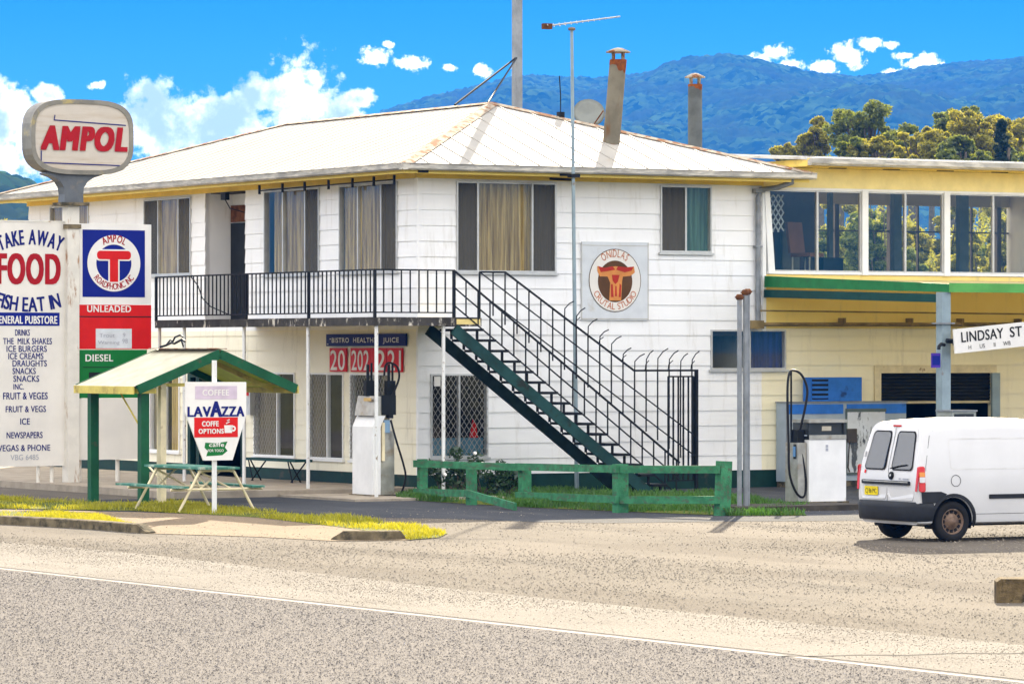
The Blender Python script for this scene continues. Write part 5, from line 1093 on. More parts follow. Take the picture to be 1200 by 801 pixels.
# street sign and purple notice on the canopy post
SS = thing('street_sign', 'tilted white street name sign with black lettering beside the canopy post', 'sign', pu, cv1-.25); yS = W(pu, cv1-.25)[1]
ssx = lambda px: U(px, cv1-.25)-pu; ssz = lambda py: CAMZ-(py-HOR)*yS/F
M_ = Matrix.Translation((ssx(1118), 0, ssz(400))) @ Matrix.Rotation(-R(5.0), 4, 'Y')
Ls = ssx(1207)-ssx(1118); hs = ssz(384.5)-ssz(413)
bd = MB().box(0, Ls, -.02, .02, -hs/2, hs/2, M=M_).build('board', WHITE_S, SS)
q = MB(); sc1 = Ls/89
q.text('LINDSAY', sc1*8, -hs*.06, hs*.42, -.026, sc1*49, .012, 'L', M=M_); q.text('ST', sc1*65, -hs*.06, hs*.42, -.026, sc1*14, .012, 'L', M=M_)
for i, tx in enumerate(('H', 'US', 'II', 'WB')): q.text(tx, sc1*(17+i*14.5), -hs*.38, hs*.17, -.026, None, 0, 'C', M=M_)
q.build('lettering', BLACK_T, bd)
MB().tube([(.0, .1, ssz(402)), (.12, .02, ssz(401)), (ssx(1122), .02, ssz(400))], .035, 8).build('bracket', BLACK, SS)
NP = thing('notice_plate', 'small purple and blue notice plate fixed to the canopy post', 'sign', pu, cv1-.05); a, b_ = U(1091, cv1-.05)-pu, U(1101, cv1-.05)-pu
MB().box(a, b_, -.03, .0, Z(430.5, pu, cv1), Z(413.5, pu, cv1)).build('plate', mat('purple_plate', (.07, .03, .32), .4), NP); MB().box(a+.01, b_-.01, -.035, -.031, Z(427.5, pu, cv1), Z(416.5, pu, cv1)).build('blue_panel', BLUE_S, NP)

# ------------------------------------------------------------------ roof top and mast
u_, v_ = U(676, -1.0), -1.0
AN = thing('tv_antenna', 'tall thin blue grey antenna mast with rooftop aerial in front of the stair', 'antenna', u_, v_); yA = W(u_, v_)[1]; zA_ = lambda py: CAMZ-(py-HOR)*yA/F; lean = U(670, v_)-u_
MB().tube([(0, 0, 0), (lean*.5, 0, zA_(330)), (lean, 0, zA_(34))], .045, 10, r1=.032).build('mast', BLUEGREY, AN)
q = MB(); b0, b1 = (U(648, v_)-u_, .25, zA_(31)), (U(722, v_)-u_, -.15, zA_(18)); q.tube([b0, b1], .018, 6); bm = q.build('boom', GREY_ALU, AN)
B0, B1 = Vector(b0), Vector(b1)
for i in range(13):
    p = B0.lerp(B1, .02+i*.078); l_ = .42-.022*i; MB().tube([p+Vector((-.5*l_, -.8*l_, .0)), p+Vector((.5*l_, .8*l_, 0))], .010, 5).build('element', GREY_ALU, bm)
q = MB(); q.box(B0.x-.08, B0.x+.1, B0.y-.06, B0.y+.06, B0.z-.06, B0.z+.05); q.lathe([(.0, zA_(36)), (.07, zA_(36)), (.07, zA_(33)), (0, zA_(32))], 10, None, (lean, 0)); q.build('junction_box', RUST, AN)
q = MB(); q.tube([(lean*.6, .9, 6.2), (lean*.62, .05, 6.15)], .03, 6); q.box(lean*.6-.1, lean*.6+.1, -.08, .08, zA_(208), zA_(204)); q.build('stay_bracket', BLACK, AN)
# pole behind the roof
PK_ = U(606, 7.5); SPL = thing('steel_pole', 'tall square grey pole rising behind the roof ridge', 'pole', PK_, 7.5); q = MB(); q.box(-.085, .085, -.085, .085, 5.5, Z(-40, PK_, 7.5)); q.build('shaft', GALV, SPL)
q = MB(); zz = Z(67, PK_, 7.5)
for tx, ty, tz in ((PK[0]-PK_-.0, PK[1]-7.5+.15, ZP+.03), (PK[0]-PK_-.15, PK[1]-7.5+1.3, ZP+.03)): q.tube([(0, 0, zz), (tx, ty, tz)], .022, 6)
q.build('guy_wire', BLACK, SPL)
u_ = U(690, 3.4); SD_ = thing('satellite_dish', 'grey satellite dish behind the right roof hip', 'dish', u_, 3.4, Z(134, u_, 3.4), 30)
n = 28; q = MB(); Mr = Matrix.Rotation(R(-25), 4, 'Z') @ Matrix.Rotation(R(62), 4, 'X'); prof = [(0, 0), (.14, .008), (.24, .027), (.33, .056)]; q.lathe(prof+[(.335, .06), (.24, .033), (0, .012)], n, Mr); q.build('reflector', mat('dish_grey', (.17, .18, .16), .5, .2), SD_)
q = MB(); q.tube([(0, .1, -.1), (0, .35, -.5), (0, .35, -1.2)], .03, 7); q.tube([(0, -.02, -.35), (.05, -.5, .05)], .015, 6); q.build('mount', RUST, SD_)
u_ = U(657, 2.9); RA = thing('roof_aerial', 'thin whip aerial standing on the roof hip', 'antenna', u_, 2.9, Z(137, u_, 2.9)-.15); q = MB(); q.tube([(0, 0, 0), (.0, 0, .6), (-.03, 0, 1.0)], .012, 5); q.build('whip', BLACK, RA); MB().box(-.06, .06, -.06, .06, .05, .25).build('base', BLACK, RA)

# concrete block at the right edge
u_, v_ = G(1168, 706); CB = MB(); CB.prism([(0, 0, 0), (2.4, 0, 0), (2.4, 0, .25), (.05, 0, .265), (0, 0, .23)], (0, .45, 0)); o = CB.build('concrete_block', mat('mossy_brown_concrete', (.14, .10, .05), .95, var=.35, scale=7, dirt=(.035, .03, .02), dscale=5, dlo=.5, dhi=.66, bump=.6)); x, y = W(u_, v_); o.location = (x, y, 0); o.rotation_euler = (0, 0, R(-3)); tag(o, 'mossy stained concrete block at the right edge of the yard', 'block')
# ------------------------------------------------------------------ vehicles (local x forward from the rear bumper, y to the left, z up)
VANW = mat('van_white_paint', (.60, .595, .59), .28, var=.03, scale=1.5, dirt=(.60, .54, .45), dscale=1.5, dlo=.62, dhi=.9)
PLAS = mat('dark_grey_bumper_plastic', (.020, .022, .026), .6, var=.2)
TYRE = mat('tyre_rubber', (.014, .014, .015), .8, var=.2)
RIMM = mat('rusty_steel_wheel', (.16, .10, .065), .6, .3, var=.35, scale=14, dirt=(.28, .24, .2), dscale=9, dlo=.55, dhi=.7)
REDL = mat('red_lamp_lens', (.55, .01, .01), .2); AMBL = mat('amber_lamp_lens', (.6, .20, .01), .2); CLRL = mat('clear_lamp_lens', (.6, .6, .6), .2)
PLATEY = mat('yellow_plate', (.75, .58, .01), .4)
SEAM = mat('panel_gap', (.06, .06, .06), .8)
def interp(x, pts): return float(np.interp(x, [p[0] for p in pts], [p[1] for p in pts]))
class CarShape:
    def __init__(s, half, top, rear, zb): s.half, s.top, s.rear, s.zb = half, top, rear, zb
    def w(s, z): return interp(z, s.half)
    def body(s, xs, taper):
        rings = []
        for x in xs:
            zt = interp(x, s.top); tp = interp(x, taper); P = []
            zs = [s.zb, s.zb+.03, s.zb+.12, .62, .78, .9, 1.0, 1.15, 1.3, 1.42, 1.52, 1.60]
            rr = .16
            zs = [z for z in zs if z < zt-rr-.02]+[zt-rr]
            for z in zs: P.append((s.w(z)*tp*(.94 if z == s.zb else 1), z))
            w0 = s.w(zt-rr)*tp
            for a in (25, 48, 68, 82): P.append((w0-rr*1.25*(1-math.cos(R(a))), zt-rr+rr*math.sin(R(a))*.93))
            P.append((w0*.45, zt-.004)); P.append((0, zt))
            while len(P) < 19: P.insert(len(zs)-1, (P[len(zs)-1][0]*.5+P[len(zs)-2][0]*.5, P[len(zs)-1][1]*.5+P[len(zs)-2][1]*.5)); zs.append(0)
            rings.append([(x, y, z) for y, z in P]+[(x, -y, z) for y, z in P[-2::-1]])
        return rings
    def mesh(s, xs, taper):
        rg = s.body(xs, taper); n = len(rg[0]); vs = []
        for i, r_ in enumerate(rg):
            for x, y, z in r_: vs.append((x+s.rear(z)*max(0, 1-(x-xs[0])/.9), y, z))
        fs = [(i*n+j, i*n+(j+1) % n, (i+1)*n+(j+1) % n, (i+1)*n+j) for i in range(len(rg)-1) for j in range(n)]
        mb = MB(); mb.add(vs, fs, smooth=True)
        h = (n-1)//2
        for k, rev in ((0, False), (len(rg)-1, True)):
            o = k*n
            for j in range(h-1): mb.add([vs[o+j], vs[o+j+1], vs[o+n-2-j], vs[o+n-1-j]], [(0, 1, 2, 3)], smooth=True)
            mb.add([vs[o+h-1], vs[o+h], vs[o+h+1]], [(0, 1, 2)], smooth=True)
        return mb
def weld(o, d=.0015):
    b = bmesh.new(); b.from_mesh(o.data); bmesh.ops.remove_doubles(b, verts=b.verts[:], dist=d); bmesh.ops.recalc_face_normals(b, faces=b.faces[:]); b.to_mesh(o.data); b.free()
def cut_cyl(o, cuts):
    for (x, y0, y1, z, r) in cuts:
        c = MB(); n = 32; ring_ = [(x+r*math.cos(2*math.pi*i/n), y0, z+r*math.sin(2*math.pi*i/n)) for i in range(n)]; c.prism(ring_, (0, y1-y0, 0)); k = c.build('cutter', BLACK, o.parent); weld(k); bpy.context.view_layer.update()
        md = o.modifiers.new('b', 'BOOLEAN'); md.object = k; md.operation = 'DIFFERENCE'; md.solver = 'EXACT'
        dg = bpy.context.evaluated_depsgraph_get(); me = bpy.data.meshes.new_from_object(o.evaluated_get(dg)); o.modifiers.clear(); o.data = me; bpy.data.objects.remove(k)
    return o
def wheel(parent, x, y, r, wd, side, rim=RIMM):
    q = MB(); n = 36; M = Matrix.Translation((x, y, r)) @ Matrix.Rotation(R(90)*side, 4, 'X')     # lathe axis z -> outwards
    q.lathe([(r*.62, -wd/2), (r*.93, -wd/2), (r, -wd/2+.03), (r, wd/2-.03), (r*.93, wd/2), (r*.66, wd/2), (r*.62, wd/2-.02), (r*.62, -wd/2)], n, M); t = q.build('wheel', TYRE, parent)
    q = MB(); q.lathe([(r*.64, wd/2-.012), (r*.60, wd/2-.005), (r*.56, wd/2-.05), (r*.42, wd/2-.055), (r*.36, wd/2-.02), (r*.20, wd/2-.015), (r*.17, wd/2+.005), (0, wd/2+.008)], n, M); ri = q.build('rim', rim, t)
    q = MB()
    for k in range(12):
        a = 2*math.pi*k/12; c, s_ = math.cos(a), math.sin(a); q.prism([M @ Vector((r*.49*c+.028*dx*c-.03*dy*s_, r*.49*s_+.028*dx*s_+.03*dy*c, wd/2-.049)) for dx, dy in ((-1, -.7), (1, -1), (1, 1), (-1, .7))], (M.to_3x3() @ Vector((0, 0, .004))))
    q.build('rim_slot', TYRE, ri)
    return t

VAN_ROT = 27.5
VAN = thing('delivery_van', 'small white panel van with dark grey rear bumper and twin glazed rear doors', 'van', -3.98, -21.5, 0, VAN_ROT)
vhalf = [(.2, .76), (.3, .80), (.45, .825), (.75, .835), (.95, .83), (1.0, .825), (1.2, .80), (1.4, .765), (1.55, .735), (1.7, .70)]
vtop = [(0, 1.735), (.5, 1.775), (1.2, 1.80), (2.0, 1.79), (2.5, 1.755), (2.72, 1.70), (3.1, 1.42), (3.45, 1.16), (3.6, 1.08), (4.0, .98), (4.2, .86), (4.3, .72)]
vrear = lambda z: .04*max(0, (.62-z))/.3+.19*max(0, (z-.85)/.85)**1.35
vs_c = CarShape(vhalf, vtop, vrear, .25)
xs = [.05, .065, .10, .16, .3, .6, .95, 1.3, 1.7, 2.1, 2.4, 2.6, 2.75, 2.95, 3.15, 3.35, 3.5, 3.7, 3.95, 4.12, 4.22, 4.28]
tap = [(.05, .945), (.065, .965), (.10, .985), (.16, 1), (3.4, 1), (3.9, .96), (4.15, .9), (4.28, .8)]
vb = vs_c.mesh(xs, tap).build('body', VANW, VAN); weld(vb)
AX0, AX1, WR = .66, 3.38, .295
cut_cyl(vb, [(AX0, -1, -.55, WR+.01, .345), (AX0, .55, 1, WR+.01, .345), (AX1, -1, -.55, WR+.01, .345), (AX1, .55, 1, WR+.01, .345)])
for p in vb.data.polygons: p.use_smooth = True
try: vb.data.set_sharp_from_angle(angle=R(35))
except Exception: pass
for x in (AX0, AX1):
    for sd_ in (-1, 1): 
        w_ = wheel(VAN, x, sd_*.735, WR, .175, -sd_)
for x in (AX0, AX1):
    for sd_ in (-1, 1):
        q = MB(); n = 24; A_ = [(x+.342*math.cos(R(-20+220*i/n)), WR+.01+.342*math.sin(R(-20+220*i/n))) for i in range(n+1)]
        q.add([(a, y, z) for y in (sd_*.80, sd_*.56) for a, z in A_], [(i, i+1, n+2+i, n+1+i) for i in range(n)], smooth=True); q.add([(a, sd_*.562, z) for a, z in A_], [tuple(range(n+1))]); q.build('wheel_arch_liner', TYRE, VAN)
ub = MB(); ub.box(.3, 4.0, -.60, .60, .22, .5); ub.tube([(AX0, -.7, WR), (AX0, .7, WR)], .05, 8); ub.build('underbody', TYRE, VAN)
# mappings onto the rear and side skins
def rp(y, z, off=.004): return (.05+vrear(z)-off+.55*max(0, abs(y)/vs_c.w(z)-.86)**1.6, y, z)
def sp(x, z, off=.004, sd_=-1): return (x, sd_*(vs_c.w(z)+off), z)
def skin(name, outline, fmap, m, parent, thick=.006, n=1):
    """panel following the skin: outline in (a, z), swept thinly outwards"""
    q = MB(); a = [fmap(x, z, .001) for x, z in outline]; b_ = [fmap(x, z, thick) for x, z in outline]; k = len(a)
    q.add(b_, [tuple(range(k))]); q.add(a+b_, [(i, (i+1) % k, k+(i+1) % k, k+i) for i in range(k)]); return q.build(name, m, parent)
def strip(mb, pts, fmap, w_=.008, off=.004):
    for (a0, z0), (a1, z1) in zip(pts, pts[1:]):
        d = Vector((a1-a0, z1-z0)).normalized(); nx, nz = -d.y*w_/2, d.x*w_/2
        mb.add([fmap(a0-nx, z0-nz, off), fmap(a1-nx, z1-nz, off), fmap(a1+nx, z1+nz, off), fmap(a0+nx, z0+nz, off)], [(0, 1, 2, 3)])
def wl_(z, k): return k*vs_c.w(z)
def trap(y0b, y1b, y0t, y1t, z0, z1, r):
    """rounded quadrilateral, wider at the bottom"""
    out = []
    for a, z in rrect(0, 1, 0, 1, .13, 5):
        f = z; out.append(((y0b+(y0t-y0b)*f)*(1-a)+(y1b+(y1t-y1b)*f)*a, z0+(z1-z0)*z))
    return out
for nm, s_, lab in (('rear_door', 1, 'left rear door with yellow number plate'), ('rear_door', -1, 'right rear door with round black badge')):
    dr = skin(nm, trap(s_*.012, s_*.735, s_*.012, s_*.60, .60, 1.665, .1), rp, VANW, VAN, .008); dr['label'] = lab
    sr_ = skin('window_seal', trap(s_*.075, s_*.655, s_*.075, s_*.565, 1.035, 1.61, .1), lambda a, z, o=.004: rp(a, z, o+.008), TYRE, dr, .006)
    skin('pane', trap(s_*.10, s_*.635, s_*.10, s_*.545, 1.055, 1.59, .1), lambda a, z, o=.004: rp(a, z, o+.014), CARGLASS, dr, .004)
    if s_ == 1:
        pl = skin('number_plate', rrect(.24, .60, .66, .79, .015, 2), lambda a, z, o=.004: rp(a, z, o+.010), PLATEY, dr, .008)
        q = MB(); vs2, fs2, bb = glyphs('CJ·86·MC'); k = .30/(bb[1]-bb[0]); q.add([rp(.42-(a-(bb[0]+bb[1])/2)*k, .69+b_*.10, .020) for a, b_ in vs2], fs2); q.build('lettering', BLACK_T, pl)
        skin('red_sticker', rrect(.60, .64, .98, 1.03, .004, 1), lambda a, z, o=.004: rp(a, z, o+.010), RED_S, dr, .003)
        q = MB(); q.tube([rp(.69, 1.30, .02), rp(.69, 1.22, .02)], .015, 6); q.build('hinge', VANW, dr)
    else:
        q = MB(); M_ = Matrix.Translation(rp(-.10, .955, .0)) @ Matrix.Rotation(R(-82), 4, 'Y'); q.lathe([(0, .03), (.05, .03), (.058, .022), (.06, .0)], 20, M_); bd_ = q.build('door_badge', BLACK, dr)
        q = MB(); q.lathe([(0, .032), (.018, .032), (.02, .03)], 12, M_); q.build('badge_mark', GREY_ALU, bd_)
        q = MB()
        for t_, y_, z_, w_ in (('VAN', -.53, .915, .16), ('16', -.36, .915, .06), ('1.6', -.42, 1.035, .07)):
            vs2, fs2, bb = glyphs(t_); k = w_/(bb[1]-bb[0]); 
        q.box(-.02, .0, 0, .0, 0, 0)
        for y_, w_ in ((-.34, .05), (-.50, .16)): q.add([rp(y_+w_/2, .905, .012), rp(y_-w_/2, .905, .012), rp(y_-w_/2, .925, .012), rp(y_+w_/2, .925, .012)], [(0, 1, 2, 3)])
        q.build('small_badge', GREY_T, dr)
q = MB(); gx = rp(0, .86, 0)[0]; q.prism([(gx-.004, y, z) for y, z in rrect(-.62, .66, .825, .885, .02, 3)], (-.03, 0, 0)); q.build('handle_strip', PLAS, VAN)
q = MB(); q.prism([(gx-.035, y, z) for y, z in rrect(-.60, .62, .862, .875, .004, 2)], (-.004, 0, 0)); q.build('handle_trim', GREY_ALU, VAN)
# bumper wrapping round to the wheel arch
def plan(off, z): 
    return [(AX0-.345-.0, -.84-off), (.20, -.85-off), (.10, -.83-off), (.03, -.76-off*.7), (-.02-off, -.6), (-.045-off, -.3), (-.05-off, 0), (-.045-off, .3), (-.02-off, .6), (.03, .76+off*.7), (.10, .83+off), (.20, .85+off), (AX0-.345, .84+off)]
q = MB(); zz = [(.30, -.05), (.33, -.015), (.40, .0), (.50, .012), (.56, .0), (.585, -.04)]; L2 = [[(x, y, z) for x, y in plan(o_, z)] for z, o_ in zz]; n = 13
q.add([p for r_ in L2 for p in r_], [(i*n+j, i*n+j+1, (i+1)*n+j+1, (i+1)*n+j) for i in range(5) for j in range(n-1)], smooth=True)
q.add(L2[-1], [tuple(range(n))]); q.add(L2[0], [tuple(range(n))]); q.build('rear_bumper', PLAS, VAN)
for s_ in (-1, 1):
    sm = lambda x, z, o=.004, s_=s_: sp(x, z, o, s_)
    arc = [(AX0+.352*math.cos(R(a)), WR+.01+.352*math.sin(R(a))) for a in range(180, -14, -8)]; arc2 = [(AX0+.40*math.cos(R(a)), WR+.01+.40*math.sin(R(a))) for a in range(-14, 181, 8)]
    q = MB(); a = [sm(x, max(.27, z), .0) for x, z in arc]+[sm(x, max(.27, z), .0) for x, z in arc2]; 
    k = len(arc); P = [sm(x, z, .022) for x, z in arc]; Q = [sm(x, z, .018) for x, z in arc2][::-1]; m_ = min(len(P), len(Q))
    q.add(P[:m_]+Q[:m_], [(i, i+1, m_+i+1, m_+i) for i in range(m_-1)], smooth=True); P2 = [sm(x, z, -.08) for x, z in arc]; q.add(P[:m_]+P2[:m_], [(i, i+1, m_+i+1, m_+i) for i in range(m_-1)], smooth=True); Q2 = [(p[0], p[1]-s_*.03, p[2]) for p in Q]; q.add(Q[:m_]+Q2[:m_], [(i, i+1, m_+i+1, m_+i) for i in range(m_-1)])
    q.build('arch_trim', PLAS, VAN)
    skin('side_cladding', [(.12, .57), (AX0-.27, .57), (AX0-.20, .63), (AX0-.12, .70), (AX0-.22, .735), (.10, .735)] if True else [], sm, PLAS, VAN, .012)
    # tail lamp
    tl = skin('tail_lamp', rrect(.058, .165, .735, 1.105, .03, 3), sm, REDL, VAN, .016)
    skin('lamp_side', rrect(.062, .158, .955, 1.02, .01, 2), lambda x, z, o=.004, s_=s_: sp(x, z, o+.016, s_), AMBL, tl, .003); skin('clear_lens', rrect(.062, .158, .87, .95, .01, 2), lambda x, z, o=.004, s_=s_: sp(x, z, o+.016, s_), CLRL, tl, .003)
    q = MB(); q.prism([(rp(s_*.745, z, .01)[0], y, z) for y, z in [(s_*a_, b_) for a_, b_ in rrect(.765, .815, .735, 1.10, .02, 2)]], (-.006, 0, 0)); q.build('rear_lens', REDL, tl)
    # side panel: pressed panel outline, rub strip, fuel cap, door
    q = MB(); out = [(x, z) for x, z in rrect(.62, 2.02, 1.06, 1.50, .05, 4)]; strip(q, out+[out[0]], sm, .014, .003); q.build('pressed_panel', mat('panel_crease', (.58, .57, .55), .4), VAN)
    skin('rub_strip', rrect(1.28, 2.28, .62, .685, .01, 2), sm, PLAS, VAN, .014)
    if s_ < 0:
        q = MB(); out = [(.70+.082*math.cos(R(a)), .89+.082*math.sin(R(a))) for a in range(0, 361, 18)]; strip(q, out, sm, .009, .004); q.build('fuel_flap', SEAM, VAN)
    q = MB(); strip(q, [(2.33, .36), (2.31, .75), (2.33, 1.1), (2.36, 1.62)], sm, .012, .004); strip(q, [(2.33, .36), (3.02, .36)], sm, .010, .004); strip(q, [(3.02, .36), (3.1, .8), (3.22, 1.1)], sm, .010, .004); strip(q, [(.17, .75), (.19, 1.1), (.30, 1.55)], sm, .008, .004); strip(q, [(1.05, .40), (2.3, .40)], sm, .006, .003); q.build('door_gap', SEAM, VAN)
    fw = skin('front_side_window', [(2.40, 1.06), (3.30, 1.06), (3.18, 1.20), (2.86, 1.50), (2.72, 1.56), (2.42, 1.56)], sm, CARGLASS, VAN, .006)
    q = MB(); strip(q, [(2.37, 1.03), (2.385, 1.60)], sm, .05, .009); strip(q, [(2.37, 1.60), (2.74, 1.60), (2.9, 1.53), (3.36, 1.04), (2.37, 1.03)], sm, .03, .010); q.build('window_seal', TYRE, fw)
    q = MB(); q.box(2.42, 2.60, s_*.84, s_*.87, .90, .935); q.build('door_handle', PLAS, VAN)
    q = MB(); M_ = Matrix.Translation((3.12, s_*.98, 1.13)) @ Matrix.Diagonal((.07, .11, .085, 1)); bmv = bmesh.new(); bmesh.ops.create_icosphere(bmv, subdivisions=2, radius=1); q.add([v.co[:] for v in bmv.verts], [tuple(v.index for v in f.verts) for f in bmv.faces], M_, True); bmv.free(); q.tube([(3.15, s_*.82, 1.09), (3.12, s_*.92, 1.11)], .03, 6); q.build('mirror', PLAS, VAN)
    skin('headlamp', rrect(3.92, 4.2, .66, .84, .04, 3), lambda x, z, o=.004, s_=s_: (x, s_*(vs_c.w(z)*interp(x, tap)+o), z), CLRL, VAN, .012)
q = MB(); q.tube([rp(-.08, 1.06, .03), rp(-.30, 1.10, .03), rp(-.5, 1.12, .03)], .010, 5); q.build('rear_wiper', BLACK, VAN)
q = MB(); strip(q, [(0, .56), (0, 1.1), (0, 1.67)], lambda a, z, o=.004: rp(a, z, o+.010), .010, .004); strip(q, [(-.74, .555), (.74, .555)], lambda a, z, o=.004: rp(a, z, o+.004), .012, .004); q.build('door_gap', SEAM, VAN)
for s_ in (-1, 1):
    q = MB(); strip(q, [(.36, 1.60), (1.2, 1.655), (2.3, 1.65)], lambda x, z, o=.004, s_=s_: (x, s_*(vs_c.w(1.6)-.02-(z-1.6)*.9+o), z+.02), .010, .012); q.build('roof_seam', SEAM, VAN)
# windscreen, front bumper, rear roof lamp
q = MB(); q.add([(2.80, -.60, 1.655), (2.80, .60, 1.655), (3.50, .72, 1.135), (3.50, -.72, 1.135)], [(0, 1, 2, 3)]); q.build('windscreen', CARGLASS, VAN)
q = MB(); q.prism([(4.05, -.80, .30), (4.28, -.66, .30), (4.36, 0, .30), (4.28, .66, .30), (4.05, .80, .30)], (0, 0, .30)); q.build('front_bumper', PLAS, VAN)
q = MB(); q.box(rp(0, 1.685)[0]-.014, rp(0, 1.685)[0], -.10, .10, 1.672, 1.695); q.build('brake_lamp', REDL, VAN)

# dark hatchback parked beyond the van, mostly outside the frame
HC = thing('dark_hatchback', 'dark hatchback behind the van with only its sloping rear window showing', 'car', 0, 0, 0, 30)
chalf = [(.2, .74), (.35, .80), (.7, .83), (.9, .81), (1.2, .68), (1.45, .58)]
ctop = [(0, .98), (.15, 1.02), (.75, 1.42), (1.5, 1.47), (2.2, 1.42), (2.9, 1.02), (3.3, .95), (3.7, .84), (3.85, .7)]
hcs = CarShape(chalf, ctop, lambda z: 0.0, .22)
CARD = mat('dark_green_car_paint', (.012, .022, .02), .25, var=.1)
hb_ = hcs.mesh([0, .03, .15, .35, .55, .75, 1.0, 1.5, 2.0, 2.3, 2.6, 2.9, 3.3, 3.6, 3.78, 3.85], [(0, .92), (.15, .98), (3.3, 1), (3.85, .86)]).build('body', CARD, HC); weld(hb_)
for x in (.62, 3.0):
    for sd_ in (-1, 1): wheel(HC, x, sd_*.76, .29, .17, -sd_, GALV)
q = MB(); q.add([(.20, -.56, 1.085), (.20, .56, 1.085), (.70, .50, 1.395), (.70, -.50, 1.395)], [(0, 1, 2, 3)]); q.build('rear_window', CARGLASS, HC)
for sd_ in (-1, 1):
    q = MB(); q.add([(.62, sd_*.735, 1.0), (2.55, sd_*.755, 1.0), (2.2, sd_*.63, 1.32), (.95, sd_*.63, 1.32)], [(0, 1, 2, 3)]); q.build('side_window', CARGLASS, HC)
    MB().box(-.03, .03, sd_*.5, sd_*.72, .72, .92).build('tail_lamp', REDL, HC)
hu, hv = U(1163, -9.5), -9.5; x, y = W(hu-.2, hv); HC.location = (x, y, 0)

# ------------------------------------------------------------------ plants
LEAF_Y = leaf_mat('olive_gold_leaf', (.045, .07, .008), (.38, .34, .03), .55, .18)
LEAF_G = leaf_mat('eucalypt_leaf', (.022, .055, .010), (.24, .27, .035), .5, .18)
LEAF_D = leaf_mat('dark_conifer_leaf', (.008, .022, .010), (.022, .045, .018), .25, .3)
LEAF_S = leaf_mat('dark_shrub_leaf', (.012, .04, .012), (.04, .09, .03), .35, 1.5)
BARK = mat('pale_bark', (.13, .105, .075), .8, var=.3, dirt=(.08, .06, .045))
def leaves(name, centres, radii, per, size, m, parent, flat=.8):
    V_ = []; nleaf = 0
    for c, r in zip(centres, radii):
        d = RNG.normal(size=(per, 3)); d /= np.linalg.norm(d, axis=1)[:, None]; p = np.array(c)+d*(RNG.uniform(.25, 1, per)**.5)[:, None]*np.array(r)
        a = RNG.normal(size=(per, 3)); a /= np.linalg.norm(a, axis=1)[:, None]; b_ = np.cross(a, RNG.normal(size=(per, 3))); b_ /= np.linalg.norm(b_, axis=1)[:, None]
        s = size*RNG.uniform(.6, 1.4, per)[:, None]; a = a*s; b_ = b_*s*.45
        V_.append(np.stack([p-a, p+b_, p+a, p-b_], 1)); nleaf += per
    V_ = np.concatenate(V_).reshape(-1, 3); i = np.arange(nleaf)*4
    return np_mesh(name, V_, np.stack([i, i+1, i+2, i+3], 1), m, False, parent)
def tree(x, y, z0, H, rad, m, label, name='gum_tree', n=26, per=170, leaf=.16, seed=1, shape='round', ch=None, group=None):
    """trunk and limbs, and a crown of leaf clumps in an uneven ellipsoid ch metres deep"""
    r = random.Random(seed); t = bpy.data.objects.new(name, None); C.objects.link(t); t.location = (x, y, z0); tag(t, label, 'tree', group)
    ch = ch or H*.6; zc0 = H-ch/2
    tr = MB(); lean = (r.uniform(-.05, .05)*H, r.uniform(-.04, .04)*H)
    tr.tube([(0, 0, 0), (lean[0]*.4, lean[1]*.4, H-ch), (lean[0], lean[1], H-ch*.35)], H*.016, 8, True, H*.005); cs, rs = [], []
    lob = [(r.uniform(0, 6.28), r.uniform(-.6, .9), r.uniform(.35, .6)) for _ in range(7)]       # lobes of the crown
    for i in range(n):
        if shape == 'cone':
            f = r.random()**.8; q = rad*(1.02-f)*math.sqrt(r.uniform(.2, 1)); a = r.uniform(0, 6.28); c = Vector((q*math.cos(a), q*math.sin(a), H-ch+ch*f)); s_ = rad*r.uniform(.14, .24)
        else:
            la, lz, ls = lob[i % 7]; k = math.sqrt(max(0, 1-lz*lz)); d = Vector((r.gauss(0, 1), r.gauss(0, 1), r.gauss(0, 1))).normalized()*r.uniform(.35, 1)**.5
            c = Vector((math.cos(la)*k*.62+d.x*ls, math.sin(la)*k*.62+d.y*ls, lz*.62+d.z*ls*.75)); c = Vector((lean[0]+c.x*rad, lean[1]+c.y*rad, zc0+c.z*ch/2)); s_ = rad*r.uniform(.13, .24)
        cs.append(tuple(c)); rs.append((s_, s_, s_*.6))
        if shape != 'cone' and i % 2 == 0:
            b0 = Vector((lean[0]*.6, lean[1]*.6, H-ch*r.uniform(.75, 1.1))); mid = b0.lerp(c, .55)+Vector((0, 0, -.05*ch*r.random())); tr.tube([b0, mid, c], H*.005, 5, True, H*.0015)
    tr.build('trunk', BARK, t); leaves('crown', cs, rs, per, leaf, m, t); return t
def at(px, Y): return ((px-600)/F*Y, Y)
def zt(py, Y): return CAMZ+(HOR-py)*Y/F
